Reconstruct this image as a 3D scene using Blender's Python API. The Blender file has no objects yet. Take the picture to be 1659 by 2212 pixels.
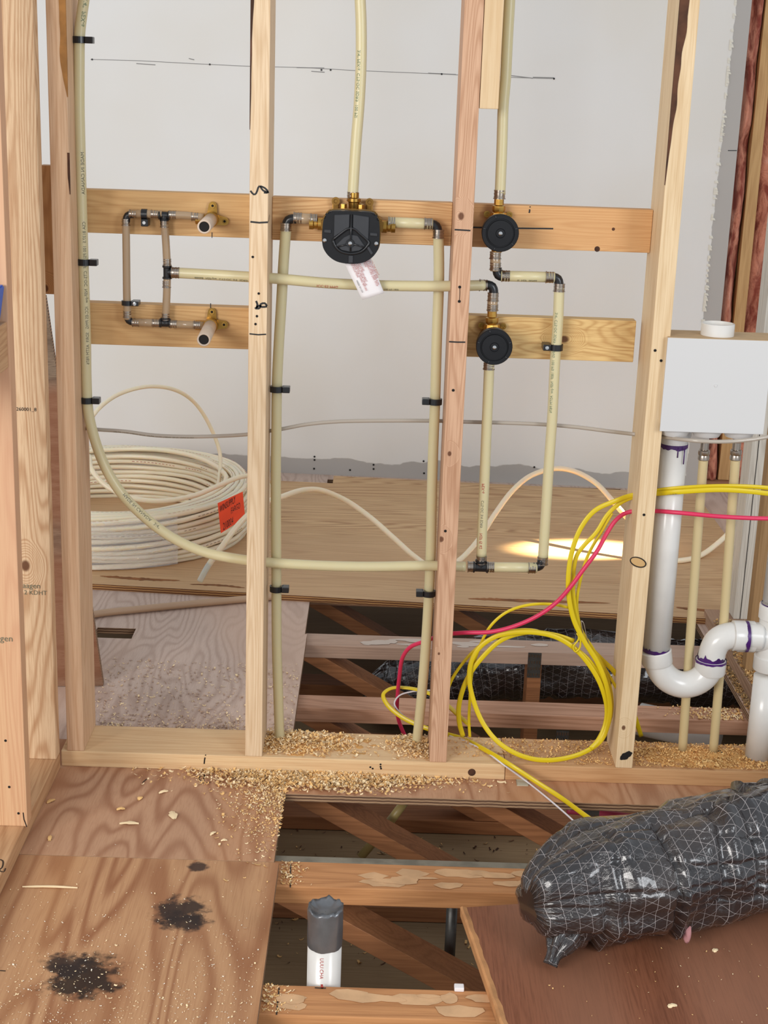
import bpy, bmesh, math, random
from mathutils import Vector, Matrix, noise
# ---------------------------------------------------------------- camera, world, lights
S = bpy.context.scene
COL = S.collection
cm = bpy.data.cameras.new('camera'); cam = bpy.data.objects.new('camera', cm); COL.objects.link(cam)
cm.sensor_fit = 'HORIZONTAL'; cm.sensor_width = 36; cm.lens = 69.4811
cm.clip_start = 0.05; cm.clip_end = 60
cam.matrix_world = Matrix([[0.999436, -0.032645, -0.007812, 0.66685], [0.001665, 0.28066, -0.959806, -3.03881], [0.033525, 0.959252, 0.280556, 1.50791]] + [[0, 0, 0, 1]])
S.camera = cam
S.view_settings.view_transform = 'Standard'; S.view_settings.look = 'None'
S.view_settings.gamma = 1; S.view_settings.use_curve_mapping = False
S.view_settings.exposure = 0.12
W = bpy.data.worlds.new('world'); S.world = W; W.use_nodes = True
W.node_tree.nodes['Background'].inputs[0].default_value = (0.86, 0.93, 1.0, 1)
W.node_tree.nodes['Background'].inputs[1].default_value = 0.62
def area(name, loc, target, sx, sy, power, col):
    L = bpy.data.lights.new(name, 'AREA'); L.shape = 'RECTANGLE'; L.size = sx; L.size_y = sy
    L.energy = power; L.color = col
    o = bpy.data.objects.new(name, L); COL.objects.link(o); o.location = loc
    o.rotation_euler = (Vector(target) - Vector(loc)).to_track_quat('-Z', 'Y').to_euler()
    return o
area('window_daylight', (-2.2, -4.6, 2.1), (0.7, 1.2, 0.5), 2.4, 1.6, 165, (1.0, 0.97, 0.93))
area('window_daylight', (3.4, -3.6, 2.0), (0.8, 0.6, 0.4), 1.2, 1.6, 60, (0.92, 0.96, 1.0))
SP = bpy.data.lights.new('sunbeam', 'SPOT'); SP.energy = 9000; SP.color = (1.0, 0.86, 0.55)
SP.spot_size = math.radians(4.6); SP.spot_blend = 0.8; SP.shadow_soft_size = 0.02
sp = bpy.data.objects.new('sunbeam', SP); COL.objects.link(sp); sp.location = (4.1, 1.95, 1.45)
sp.rotation_euler = (Vector((1.38, 1.69, 0.018)) - sp.location).to_track_quat('-Z', 'Y').to_euler()

# ---------------------------------------------------------------- materials
def lin(c):
    c = c.lstrip('#'); v = [int(c[i:i+2], 16)/255 for i in (0, 2, 4)]
    return tuple(x/12.92 if x <= .04045 else ((x+.055)/1.055)**2.4 for x in v) + (1,)
class NT:
    def __init__(s, name):
        s.m = bpy.data.materials.new(name); s.m.use_nodes = True; s.t = s.m.node_tree; s.t.nodes.clear()
        s.out = s.n('ShaderNodeOutputMaterial'); s.b = s.n('ShaderNodeBsdfPrincipled')
        s.t.links.new(s.b.outputs[0], s.out.inputs[0])
    def n(s, t, **k):
        o = s.t.nodes.new(t)
        for a, b in k.items(): setattr(o, a, b)
        return o
    def put(s, sock, v):
        if hasattr(v, 'is_linked'): s.t.links.new(v, sock)
        elif v is not None: sock.default_value = v
    def math(s, op, a, b=None, c=None, clamp=False):
        o = s.n('ShaderNodeMath', operation=op, use_clamp=clamp)
        s.put(o.inputs[0], a); s.put(o.inputs[1], b)
        if c is not None: s.put(o.inputs[2], c)
        return o.outputs[0]
    def vmath(s, op, a, b=None):
        o = s.n('ShaderNodeVectorMath', operation=op); s.put(o.inputs[0], a); s.put(o.inputs[1], b)
        return o.outputs['Value'] if op in ('DISTANCE', 'LENGTH', 'DOT_PRODUCT') else o.outputs[0]
    def noise(s, vec, scale, detail=2, rough=.5, dist=0):
        o = s.n('ShaderNodeTexNoise'); s.put(o.inputs['Vector'], vec)
        o.inputs['Scale'].default_value = scale; o.inputs['Detail'].default_value = detail
        o.inputs['Roughness'].default_value = rough; o.inputs['Distortion'].default_value = dist
        return o.outputs['Fac'] if 'Fac' in o.outputs else o.outputs[0]
    def ramp(s, v, a, b, lo=0., hi=1.):
        o = s.n('ShaderNodeMapRange', interpolation_type='SMOOTHSTEP'); s.put(o.inputs[0], v)
        for i, x in ((1, a), (2, b), (3, lo), (4, hi)): o.inputs[i].default_value = x
        return o.outputs[0]
    def mix(s, f, a, b):
        o = s.n('ShaderNodeMix', data_type='RGBA'); s.put(o.inputs[0], f); s.put(o.inputs[6], a); s.put(o.inputs[7], b)
        return o.outputs[2]
    def bump(s, h, strength=.3, dist=.002):
        o = s.n('ShaderNodeBump'); s.put(o.inputs['Height'], h); o.inputs['Strength'].default_value = strength
        o.inputs['Distance'].default_value = dist; s.t.links.new(o.outputs[0], s.b.inputs['Normal'])
    def set(s, **k):
        for a, v in k.items():
            s.put(s.b.inputs[a.replace('_', ' ')], v)
    def pos(s, rnd=True):
        g = s.n('ShaderNodeNewGeometry').outputs['Position']
        if not rnd: return g
        r = s.n('ShaderNodeObjectInfo').outputs['Random']
        c = s.n('ShaderNodeCombineXYZ')
        for i, k in enumerate((37., 53., 71.)): s.t.links.new(s.math('MULTIPLY', r, k), c.inputs[i])
        return s.vmath('ADD', g, c.outputs[0])
    def scale(s, v, xyz): return s.vmath('MULTIPLY', v, xyz)

def plain(name, col, rough=.5, metal=0., bump=0, bs=300, var=0., spec=None, **k):
    m = NT(name); c = lin(col)
    if var:
        f = m.noise(m.pos(), 18, 4); d = tuple(x*(1-var) for x in c[:3])+(1,)
        m.set(Base_Color=m.mix(m.ramp(f, .35, .65), d, c))
    else: m.set(Base_Color=c)
    m.set(Roughness=rough, Metallic=metal, **k)
    if spec is not None: m.b.inputs['Specular IOR Level'].default_value = spec
    if bump: m.bump(m.noise(m.pos(), bs, 3), bump, .001)
    return m.m

def wood(name, light, dark, axis='z', ring=26., sc=13., knots=(), rough=.6, contrast=.58, fib=.45, along=.07, stains=(), tint=None):
    m = NT(name); P = m.pos(False)
    r = m.n('ShaderNodeObjectInfo').outputs['Random']; cb = m.n('ShaderNodeCombineXYZ')
    for i, k in enumerate((37., 53., 71.)): m.t.links.new(m.math('MULTIPLY', r, k), cb.inputs[i])
    a = {'x': (along, 1, 1), 'y': (1, along, 1), 'z': (1, 1, along)}[axis]
    V = m.scale(m.vmath('ADD', P, cb.outputs[0]), a)
    n1 = m.noise(V, sc, 1.6, .45, .15)
    kn = None; kcol = None
    for (kx, ky, kz, kr) in knots:
        d = m.vmath('DISTANCE', m.scale(P, tuple(1 if q == 1 else .75 for q in a)), tuple(v*(1 if q == 1 else .75) for v, q in zip((kx, ky, kz), a)))
        n1 = m.math('ADD', n1, m.ramp(d, kr*.6, kr*4.5, .32, 0.))
        w = m.ramp(d, kr*.55, kr*1.1, 1., 0.)
        kcol = w if kcol is None else m.math('MAXIMUM', kcol, w)
    rr = m.math('SINE', m.math('MULTIPLY', n1, ring*6.283))
    line = m.math('POWER', m.math('MULTIPLY_ADD', rr, .5, .5), 2.2)
    fv = m.scale(V, {'x': (.35, 1, 1), 'y': (1, .35, 1), 'z': (1, 1, .35)}[axis])
    fi = m.noise(fv, 320, 3, .6)
    big = m.noise(V, 5, 2)
    L, D = lin(light), lin(dark)
    base = m.mix(m.math('MULTIPLY', line, contrast), L, D)
    base = m.mix(m.math('MULTIPLY', m.ramp(fi, .4, .72), fib), base, D)
    base = m.mix(m.ramp(big, .35, .7, 0., .28), base, tuple(x*.82 for x in L[:3])+(1,))
    if tint: base = m.mix(m.ramp(m.noise(m.scale(V, (1, 1, 1)), 3.1, 1), .45, .6, 0, .6), base, lin(tint))
    for (sx, sy, sz, sr, sc_) in stains:
        d = m.vmath('DISTANCE', P, (sx, sy, sz))
        d = m.math('ADD', d, m.math('MULTIPLY', m.math('SUBTRACT', m.noise(P, 28, 4, .6), .5), sr*1.9))
        base = m.mix(m.ramp(d, sr*.55, sr, .93, 0.), base, lin(sc_))
    if kcol is not None: base = m.mix(m.math('MULTIPLY', kcol, .9), base, lin('#5a3018'))
    m.set(Base_Color=base, Roughness=rough)
    m.b.inputs['Specular IOR Level'].default_value = .3
    m.bump(m.math('ADD', fi, m.math('MULTIPLY', line, .6)), .25, .0006)
    return m.m
def plyedge(name, light='#a8805a', dark='#5c3b26', n=5, th=.018):
    m = NT(name); P = m.pos(False); sx = m.n('ShaderNodeSeparateXYZ'); m.t.links.new(P, sx.inputs[0])
    nz = m.noise(m.scale(P, (1, 1, .2)), 30, 3)
    z = m.math('ADD', sx.outputs[2], m.math('MULTIPLY', nz, .004))
    w = m.math('SINE', m.math('MULTIPLY', z, 6.283*n/th*.5))
    m.set(Base_Color=m.mix(m.ramp(w, -.5, .5), lin(dark), lin(light)), Roughness=.8)
    m.bump(m.noise(m.scale(P, (.3, .3, 1)), 250, 3), .8, .002)
    return m.m

M = {}
M['pex'] = plain('cream_pex', '#cfc39a', .34, spec=.5, Subsurface_Weight=.25, Subsurface_Radius=(.02, .016, .006), Subsurface_Scale=.4)
M['pex_brown'] = plain('beige_pex', '#a98f70', .25, spec=.5, Coat_Weight=.4, Subsurface_Weight=.15, Subsurface_Radius=(.01, .007, .004), Subsurface_Scale=.3)
M['pex_tan'] = plain('tan_pex', '#c3a878', .4, var=.1)
M['pex_white'] = plain('white_pex', '#f0dcc0', .28, spec=.5, Subsurface_Weight=.5, Subsurface_Radius=(.03, .016, .008), Subsurface_Scale=1.)
M['steel'] = plain('crimp_steel', '#a89c90', .28, 1., bump=.15, bs=150)
M['brass'] = plain('brass', '#c0954c', .3, 1., var=.35, bump=.1, bs=120)
M['brass_dull'] = plain('dull_brass', '#94703c', .42, 1., var=.3)
M['black'] = plain('black_plastic', '#1b1b1d', .28, bump=.05)
M['black2'] = plain('black_guard_plastic', '#131316', .42, bump=.15, bs=90, var=.2, spec=.3)
M['black3'] = plain('recessed_black_plastic', '#2b2c30', .5, bump=.15, bs=60, var=.2)
M['screw'] = plain('zinc_screw', '#d0d0d0', .25, 1.)
M['hole'] = plain('dark_hole', '#120d0a', .9)
M['ink'] = plain('black_marker', '#0e0b0d', .5)
M['inkgrey'] = plain('grey_print', '#6c6a55', .6)
M['inkgreen'] = plain('green_print', '#6d7f62', .6)
M['inkred'] = plain('red_print', '#a9342a', .6)
M['pencil'] = plain('pencil', '#8d8a87', .8)
M['pvc'] = plain('white_pvc', '#dcd8d2', .22, spec=.5, var=.05)
M['pvcface'] = plain('white_box_plastic', '#cbc9c7', .4)
M['dusty'] = plain('shaded_dusty_plastic', '#c2a27a', .75, var=.15)  # outlet box top: white plastic with shade and warm bounce painted in, plus dust
M['purple'] = plain('purple_primer', '#4b2168', .3, var=.45)
M['yellow'] = plain('yellow_cable', '#d9be18', .35, bump=.1)
M['pink'] = plain('pink_cable', '#d62f58', .42)
M['whitewire'] = plain('white_wire', '#ded8dc', .4)
M['copper'] = plain('bare_wire', '#b9b0a6', .3, .8)
M['clear'] = plain('clear_tubing', '#aea294', .2, spec=.6)
M['bark'] = plain('bark', '#5e3a26', .9, bump=.5, bs=120, var=.6)
M['barklight'] = plain('orange_bark', '#b98246', .9, bump=.3, bs=120, var=.35)
M['shaving'] = plain('wood_shaving', '#efc280', .8, var=.2)
M['shaving2'] = plain('pale_wood_shaving', '#f8deb2', .8, var=.12)
M['dust'] = plain('fine_sawdust', '#dba460', .95, bump=.8, bs=400, var=.25)
M['plate_metal'] = plain('galvanised_plate', '#6a6966', .45, .85, var=.35, bump=.3, bs=200)
M['tape'] = plain('duct_tape', '#7c7d80', .3, .55, var=.25, bump=.4, bs=60)
M['blue'] = plain('blue_plastic', '#2a66c8', .35)
M['orange'] = plain('orange_card', '#ff5026', .6)
M['paper'] = plain('white_paper', '#e9e3e2', .6)
M['pex_tan2'] = plain('cream_supply_pex', '#c9b487', .4)
M['inkred2'] = plain('faded_red_print', '#b0644c', .7)
M['inkbrown'] = plain('faded_brown_print', '#8a6a52', .7)
M['film'] = None
f_ = NT('clear_film'); f_.set(Base_Color=(1, 1, 1, 1), Roughness=.08, Alpha=.30); f_.b.inputs['Specular IOR Level'].default_value = 1.
f_.bump(f_.noise(f_.scale(f_.pos(False), (1, 1, 3)), 45, 4, .6), 1., .01); M['film'] = f_.m
# insulation
m = NT('pink_insulation'); P = m.pos(False); n1 = m.noise(m.scale(P, (1, 1, .35)), 22, 5, .6, .8); n2 = m.noise(P, 90, 4)
c = m.mix(m.ramp(n1, .38, .62), lin('#8a4032'), lin('#d08a70')); c = m.mix(m.ramp(n1, .6, .74, 0, .7), c, lin('#dba493')); m.set(Base_Color=c, Roughness=.95)
m.bump(m.math('ADD', n1, m.math('MULTIPLY', n2, .2)), .8, .02); M['insul'] = m.m
# plaster wall: painted field, bare grey board along the foot and the right edge
m = NT('painted_drywall'); P = m.pos(False); sx = m.n('ShaderNodeSeparateXYZ'); m.t.links.new(P, sx.inputs[0])
nn = m.noise(m.scale(P, (.55, .55, 1)), 9, 4, .5); n3 = m.noise(P, 60, 3)
zz = m.math('ADD', sx.outputs[2], m.math('MULTIPLY', m.math('SUBTRACT', nn, .5), .075))
xx = m.math('ADD', sx.outputs[0], m.math('MULTIPLY', m.math('SUBTRACT', m.noise(m.scale(P, (1, 1, .5)), 40, 4), .5), .018))
bare = m.math('MAXIMUM', m.ramp(zz, .062, .066, 1, 0), m.ramp(m.math('SUBTRACT', xx, m.math('MULTIPLY', sx.outputs[2], .013)), 1.882, 1.884, 0, 1))
sc_ = m.ramp(m.noise(m.scale(P, (.3, 1, 2.6)), 17, 5, .7), .70, .78, 0, .35)
sc_ = m.math('MULTIPLY', sc_, m.ramp(m.noise(P, 2.2, 2), .5, .6))
low = m.mix(m.ramp(m.noise(P, 1.3, 3), .3, .7, 0, 1), lin('#e2dcd3'), lin('#e7e4e0'))
low = m.mix(sc_, low, lin('#a9a6a6'))
m.set(Base_Color=m.mix(bare, low, lin('#b4aea8')), Roughness=.75); m.bump(m.math('ADD', m.math('MULTIPLY', bare, -1.), m.math('MULTIPLY', n3, .15)), .4, .001)
M['drywall'] = m.m
M['white_wood'] = wood('weathered_white_wood', '#ded8cc', '#a99f90', 'z', 20, 16, contrast=.4)
# black insulated duct jacket with pale scrim lines
m = NT('black_duct_jacket'); uv = m.n('ShaderNodeUVMap').outputs[0]; sx = m.n('ShaderNodeSeparateXYZ'); m.t.links.new(uv, sx.inputs[0])
wob = m.math('MULTIPLY', m.math('SUBTRACT', m.noise(uv, 11, 3), .5), .012)
u, v = m.math('ADD', sx.outputs[0], wob), m.math('ADD', sx.outputs[1], wob)
def fam(ku, kv, sp_, w):
    x = m.math('DIVIDE', m.math('ADD', m.math('MULTIPLY', u, ku), m.math('MULTIPLY', v, kv)), sp_)
    d = m.math('ABSOLUTE', m.math('SUBTRACT', m.math('FRACT', x), .5))
    return m.ramp(d, w, w*2.1, 1, 0)
ln = m.math('MAXIMUM', fam(1, 0, .023, .011), m.math('MAXIMUM', fam(.5, .866, .023, .009), fam(.5, -.866, .023, .009)))
ln = m.math('MULTIPLY', ln, m.ramp(m.noise(uv, 9, 3),   .3, .6, .35, .9))
m.set(Base_Color=m.mix(ln, m.mix(m.ramp(m.noise(uv, 5, 3), .4, .65), lin('#231f20'), lin('#352b27')), lin('#b5acaa')), Roughness=.24, Coat_Weight=.7, Coat_Roughness=.07)
m.bump(m.math('ADD', m.math('ADD', m.noise(m.scale(uv, (1, .5, 1)), 13, 6, .6, 1.2), m.math('MULTIPLY', m.noise(m.scale(uv, (.5, 1, 1)), 55, 3, .6), .3)), m.math('MULTIPLY', ln, .04)), .85, .014)
M['duct'] = m.m

# ---------------------------------------------------------------- geometry helpers
def link(name, me, mats, parent=None, smooth=False, origin=None):
    if not isinstance(mats, (list, tuple)): mats = [mats]
    for q in mats: me.materials.append(q)
    if smooth:
        for f in me.polygons: f.use_smooth = True
    o = bpy.data.objects.new(name, me); COL.objects.link(o)
    if parent is None and len(me.vertices):
        xs = [v.co for v in me.vertices]
        b = Vector(((min(v.x for v in xs)+max(v.x for v in xs))/2, (min(v.y for v in xs)+max(v.y for v in xs))/2, min(v.z for v in xs)))
        me.transform(Matrix.Translation(-b)); o.location = b
    if parent is not None:
        o.parent = parent; o.matrix_parent_inverse = Matrix.Translation(-parent.location)
    return o
def tag(o, label, cat, group=None, kind=None):
    if label: o['label'] = label
    if cat: o['category'] = cat
    if group: o['group'] = group
    if kind: o['kind'] = kind
    return o
def thing(name, loc, label, cat, group=None):
    o = bpy.data.objects.new(name, None); o.empty_display_size = .03; COL.objects.link(o); o.location = loc
    return tag(o, label, cat, group)
def bm2me(bm, name='m'):
    me = bpy.data.meshes.new(name); bm.to_mesh(me); bm.free(); return me
def box_bm(lo, hi, bev=.0015, seg=2, bm=None):
    b = bmesh.new(); x0, y0, z0 = lo; x1, y1, z1 = hi
    vs = [b.verts.new((x, y, z)) for x in (x0, x1) for y in (y0, y1) for z in (z0, z1)]
    for q in ((0, 1, 3, 2), (4, 6, 7, 5), (0, 4, 5, 1), (2, 3, 7, 6), (0, 2, 6, 4), (1, 5, 7, 3)): b.faces.new([vs[i] for i in q])
    if bev: bmesh.ops.bevel(b, geom=b.edges[:], offset=bev, segments=seg, affect='EDGES', profile=.6)
    bmesh.ops.recalc_face_normals(b, faces=b.faces)
    if bm is None: return b
    me = bm2me(b); bm.from_mesh(me); bpy.data.meshes.remove(me); return bm
def prism_bm(poly, axis, a, b, bev=0, seg=2):
    """poly in the two other axes (cyclic order), extruded from a to b along axis"""
    bm = bmesh.new()
    def P(p, t): return {'x': (t, p[0], p[1]), 'y': (p[0], t, p[1]), 'z': (p[0], p[1], t)}[axis]
    A = [bm.verts.new(P(p, a)) for p in poly]; B = [bm.verts.new(P(p, b)) for p in poly]
    bm.faces.new(A); bm.faces.new(B[::-1]); n = len(poly)
    for i in range(n): bm.faces.new((A[i], B[i], B[(i+1) % n], A[(i+1) % n]))
    if bev: bmesh.ops.bevel(bm, geom=bm.edges[:], offset=bev, segments=seg, affect='EDGES')
    bmesh.ops.recalc_face_normals(bm, faces=bm.faces)
    return bm
def smooth_path(pts, n=10):
    P = [Vector(p) for p in pts]
    if len(P) < 3: return P
    P = [P[0]*2-P[1]] + P + [P[-1]*2-P[-2]]; out = []
    for i in range(1, len(P)-2):
        a, b, c, d = P[i-1], P[i], P[i+1], P[i+2]
        k = max(2, min(n, int((c-b).length/.006)+1))
        def tj(t, p, q): return t + max(1e-5, (q-p).length)**.5
        t0 = 0; t1 = tj(t0, a, b); t2 = tj(t1, b, c); t3 = tj(t2, c, d)
        for j in range(k):
            t = t1+(t2-t1)*j/k
            A1 = a*((t1-t)/(t1-t0))+b*((t-t0)/(t1-t0)); A2 = b*((t2-t)/(t2-t1))+c*((t-t1)/(t2-t1)); A3 = c*((t3-t)/(t3-t2))+d*((t-t2)/(t3-t2))
            B1 = A1*((t2-t)/(t2-t0))+A2*((t-t0)/(t2-t0)); B2 = A2*((t3-t)/(t3-t1))+A3*((t-t1)/(t3-t1))
            out.append(B1*((t2-t)/(t2-t1))+B2*((t-t1)/(t2-t1)))
    out.append(P[-2]); return out
def frames(P, ref=(0, -1, 0)):
    F = []; r = Vector(ref)
    for i, p in enumerate(P):
        t = (P[min(i+1, len(P)-1)]-P[max(i-1, 0)]).normalized()
        n = r - t*r.dot(t)
        if n.length < 1e-4: n = t.orthogonal()
        n.normalize(); r = n; F.append((p, t, n, t.cross(n)))
    return F
def tube_me(pts, r, seg=16, n=10, sm=True, caps=True, flat=None, ref=(0, -1, 0), inner=0):
    P = smooth_path(pts, n) if sm else [Vector(p) for p in pts]
    F = frames(P, ref); bm = bmesh.new(); uvl = bm.loops.layers.uv.new('UVMap'); R = []
    L = [0]
    for i in range(1, len(P)): L.append(L[-1]+(P[i]-P[i-1]).length)
    rf = r if callable(r) else (lambda s: r)
    for (p, t, nn, b), s in zip(F, L):
        q = rf(s/max(L[-1], 1e-6)) if callable(r) else r
        ring = []
        for k in range(seg):
            a = 2*math.pi*k/seg
            if flat: x, y = math.copysign(abs(math.cos(a))**.8, math.cos(a))*flat[0], math.copysign(abs(math.sin(a))**.8, math.sin(a))*flat[1]
            else: x, y = math.cos(a)*q, math.sin(a)*q
            ring.append(bm.verts.new(p+nn*x+b*y))
        R.append(ring)
    rr = r if not callable(r) else .1
    for i in range(len(R)-1):
        for k in range(seg):
            f = bm.faces.new((R[i][k], R[i][(k+1) % seg], R[i+1][(k+1) % seg], R[i+1][k]))
            for lp, (uu, vv) in zip(f.loops, ((L[i], k), (L[i], k+1), (L[i+1], k+1), (L[i+1], k))): lp[uvl].uv = (uu, vv/seg*6.283*rr)
    if caps:
        for ring, pp, sgn in ((R[0], F[0], -1), (R[-1], F[-1], 1)):
            if inner:
                c2 = []; c3 = []
                for v in ring:
                    d = (v.co-pp[0]); c2.append(bm.verts.new(pp[0]+d*inner)); c3.append(bm.verts.new(pp[0]+d*inner-pp[1]*sgn*.06))
                for k in range(seg):
                    bm.faces.new((ring[k], ring[(k+1) % seg], c2[(k+1) % seg], c2[k])); bm.faces.new((c2[k], c2[(k+1) % seg], c3[(k+1) % seg], c3[k]))
                bm.faces.new(c3)
            else: bm.faces.new(ring)
    bmesh.ops.recalc_face_normals(bm, faces=bm.faces)
    return bm2me(bm)
def tube(name, pts, r, mat, parent=None, **k): return link(name, tube_me(pts, r, **k), mat, parent, smooth=True)
def lathe_bm(prof, p, d, seg=24, bm=None):
    """prof: list of (t, r) along direction d from p"""
    d = Vector(d).normalized(); n = d.orthogonal().normalized(); b = d.cross(n); p = Vector(p)
    bm = bm or bmesh.new(); R = []
    for t, r in prof:
        c = p+d*t
        R.append([bm.verts.new(c+(n*math.cos(2*math.pi*k/seg)+b*math.sin(2*math.pi*k/seg))*max(r, 1e-5)) for k in range(seg)])
    for i in range(len(R)-1):
        for k in range(seg): bm.faces.new((R[i][k], R[i][(k+1) % seg], R[i+1][(k+1) % seg], R[i+1][k]))
    bm.faces.new(R[0]); bm.faces.new(R[-1])
    bmesh.ops.recalc_face_normals(bm, faces=bm.faces); return bm
def lathe(name, prof, p, d, mat, parent=None, seg=24):
    o = link(name, bm2me(lathe_bm(prof, p, d, seg)), mat, parent, smooth=True)
    return sharp(o)
def sharp(o, a=35):
    try: o.data.set_sharp_from_angle(angle=math.radians(a))
    except Exception: pass
    return o
def board(name, lo, hi, mat, label=None, cat=None, parent=None, bev=.002, group=None):
    o = link(name, bm2me(box_bm(lo, hi, bev)), mat, parent)
    if parent is None: tag(o, label, cat, group)
    return o
def stroke(name, pts, w, mat, parent, normal=(0, -1, 0), lift=.0006, sm=True):
    P = smooth_path(pts, 6) if sm else [Vector(p) for p in pts]; N = Vector(normal); bm = bmesh.new(); V = []
    for i, p in enumerate(P):
        t = (P[min(i+1, len(P)-1)]-P[max(i-1, 0)]).normalized(); s = t.cross(N).normalized()*w/2
        V.append((bm.verts.new(p+s+N*lift), bm.verts.new(p-s+N*lift)))
    for i in range(len(V)-1): bm.faces.new((V[i][0], V[i][1], V[i+1][1], V[i+1][0]))
    return link(name, bm2me(bm), mat, parent)
def text_me(s, size, shear=0):
    c = bpy.data.curves.new('t', 'FONT'); c.body = s; c.size = size; c.shear = shear; c.resolution_u = 2
    o = bpy.data.objects.new('t', c); COL.objects.link(o)
    dg = bpy.context.evaluated_depsgraph_get(); me = bpy.data.meshes.new_from_object(o.evaluated_get(dg))
    bpy.data.objects.remove(o); bpy.data.curves.remove(c); return me
def text(name, s, org, xd, yd, size, mat, parent, shear=0, xs=1):
    me = text_me(s, size, shear); o_, x, y = Vector(org), Vector(xd).normalized(), Vector(yd).normalized()
    for v in me.vertices: v.co = o_+x*v.co.x*xs+y*v.co.y
    me.materials.clear()
    return link(name, me, mat, parent)
def pipe_text(s, pts, start, r, ang, size, mat, parent, flip=False, name='pipe_print'):
    """print wrapped round a pipe: ang measured from the side facing the room (-y)"""
    P = smooth_path(pts, 10); F = frames(P); L = [0]
    for i in range(1, len(P)): L.append(L[-1]+(P[i]-P[i-1]).length)
    me = text_me(s, size); me.materials.clear()
    mx = max([v.co.x for v in me.vertices]+[0])
    for v in me.vertices:
        x, y = (mx-v.co.x, -v.co.y) if flip else (v.co.x, v.co.y)
        d = min(max(start+x, 0), L[-1]-1e-5); i = 0
        while i < len(L)-2 and L[i+1] < d: i += 1
        f = (d-L[i])/max(1e-6, L[i+1]-L[i]); p, t, n, b = F[i]; p = P[i].lerp(P[i+1], f)
        a = ang + y/r; v.co = p+(n*math.cos(a)+b*math.sin(a))*(r+.0004)
    return link(name, me, mat, parent)
# ---- plumbing fittings
def ring(p, d, r=.0125, w=.016, parent=None, mat=None):
    """steel crimp ring centred at p with two grooves and a small collar"""
    h = w/2; pr = [(-h, r*.9), (-h, r*1.16), (-h+.0015, r*1.16), (-h+.002, r*1.03), (-h*.35, r*1.05), (-h*.3, r*1.0), (-h*.1, r*1.0), (-h*.05, r*1.06), (h*.35, r*1.06), (h*.4, r*1.0), (h*.6, r*1.0), (h*.65, r*1.06), (h, r*1.06), (h, r*.9)]
    return lathe('crimp_ring', pr, p, d, mat or M['steel'], parent, 20)
def elbow(p, d1, d2, arm, r, parent):
    p, d1, d2 = Vector(p), Vector(d1).normalized(), Vector(d2).normalized(); k = arm*.75
    pts = [p+d1*arm, p+d1*k*.8, p+(d1+d2)*k*.22, p+d2*k*.8, p+d2*arm]
    return tube('elbow', pts, r, M['black'], parent, seg=16, n=6)
def tee(p, d1, d2, arm, r, parent):
    p, d1, d2 = Vector(p), Vector(d1).normalized(), Vector(d2).normalized(); bm = bmesh.new()
    lathe_bm([(-arm, r*1.12), (-arm+.003, r*1.12), (-arm+.005, r*.9), (arm-.005, r*.9), (arm-.003, r*1.12), (arm, r*1.12)], p, d1, 18, bm)
    lathe_bm([(0, r*.9), (arm-.005, r*.9), (arm-.003, r*1.12), (arm, r*1.12)], p, d2, 18, bm)
    return sharp(link('tee_fitting', bm2me(bm), M['black'], parent, smooth=True))
X, Y_, Z_ = Vector((1, 0, 0)), Vector((0, 1, 0)), Vector((0, 0, 1))

# ================================================================ the setting
W_near = wood('subfloor_ply_near', '#c2946c', '#8a5232', 'y', 12, 6.2, contrast=.72, along=.1, fib=.3, tint='#c8935f', rough=.62,
  stains=((0.332, -0.585, 0, .060, '#2c211f'), (0.345, -0.62, 0, .045, '#2c211f'), (0.196, -0.806, 0, .075, '#1f1816'), (0.16, -0.775, 0, .05, '#2c2220'), (.345, -.425, 0, .022, '#3c2a24')))
W_back = wood('subfloor_ply_back', '#cdb5a6', '#a08374', 'y', 16, 7, contrast=.5, along=.25, fib=.25, tint='#cfae98', rough=.7)
W_sheet = wood('loose_ply', '#d6b184', '#966640', 'x', 30, 7, contrast=.62, along=.07, fib=.5, tint='#c7a27a', rough=.55)
W_brown = wood('brown_ply', '#8a553c', '#512a18', 'y', 4, 6, contrast=.35, along=.12, fib=.5, tint='#9a6c54', rough=.5)
EDGE = plyedge('ply_edge', '#a88666', '#5e412d'); EDGE2 = plyedge('ply_edge_rough', '#b98a55', '#6a3f22')
def sheet(name, rects, z0, z1, top, edge, parent=None):
    """plywood sheets: list of (x0,y0,x1,y1) pieces; sides get the ply edge"""
    bm = bmesh.new()
    for (x0, y0, x1, y1) in rects: box_bm((x0, y0, z0), (x1, y1, z1), 0, 1, bm)
    me = bm2me(bm); o = link(name, me, [top, edge], parent)
    for f in me.polygons: f.material_index = 0 if abs(f.normal.z) > .5 else 1
    return o
W_mid = wood('subfloor_ply_mid', '#c19676', '#8b5638', 'y', 13, 7, contrast=.65, along=.22, fib=.25, tint='#c08a60', rough=.65)
fl = sheet('floor', [(-.5, -1.9, .503, -.3965)], -.018, 0, W_near, EDGE)
tag(fl, 'near subfloor plywood with two black stains left of the open hole', 'floor', kind='structure')
f2 = sheet('floor', [(-.5, -.395, .493, .140), (.493, -.100, 2.6, .140), (-.6, .1401, .494, .792), (-.6, .792, -.095, .870), (.013, .792, .494, .870), (-.6, .870, .488, 2.75)], -.018, 0, W_mid, EDGE)
f2.data.materials.append(W_back)
for f in f2.data.polygons:
    if f.material_index == 0 and (f.center.y+f2.location.y) > .14: f.material_index = 2
tag(f2, 'subfloor plywood under and behind the stud wall with a small rectangular cutout', 'floor', kind='structure')
f3 = sheet('floor', [(.488, 2.548, 2.9, 2.75), (1.632, .1402, 2.9, 2.548)], -.018, 0, W_back, EDGE)
tag(f3, 'subfloor plywood along the foot of the white back wall and right of the hole', 'floor', kind='structure')
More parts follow.
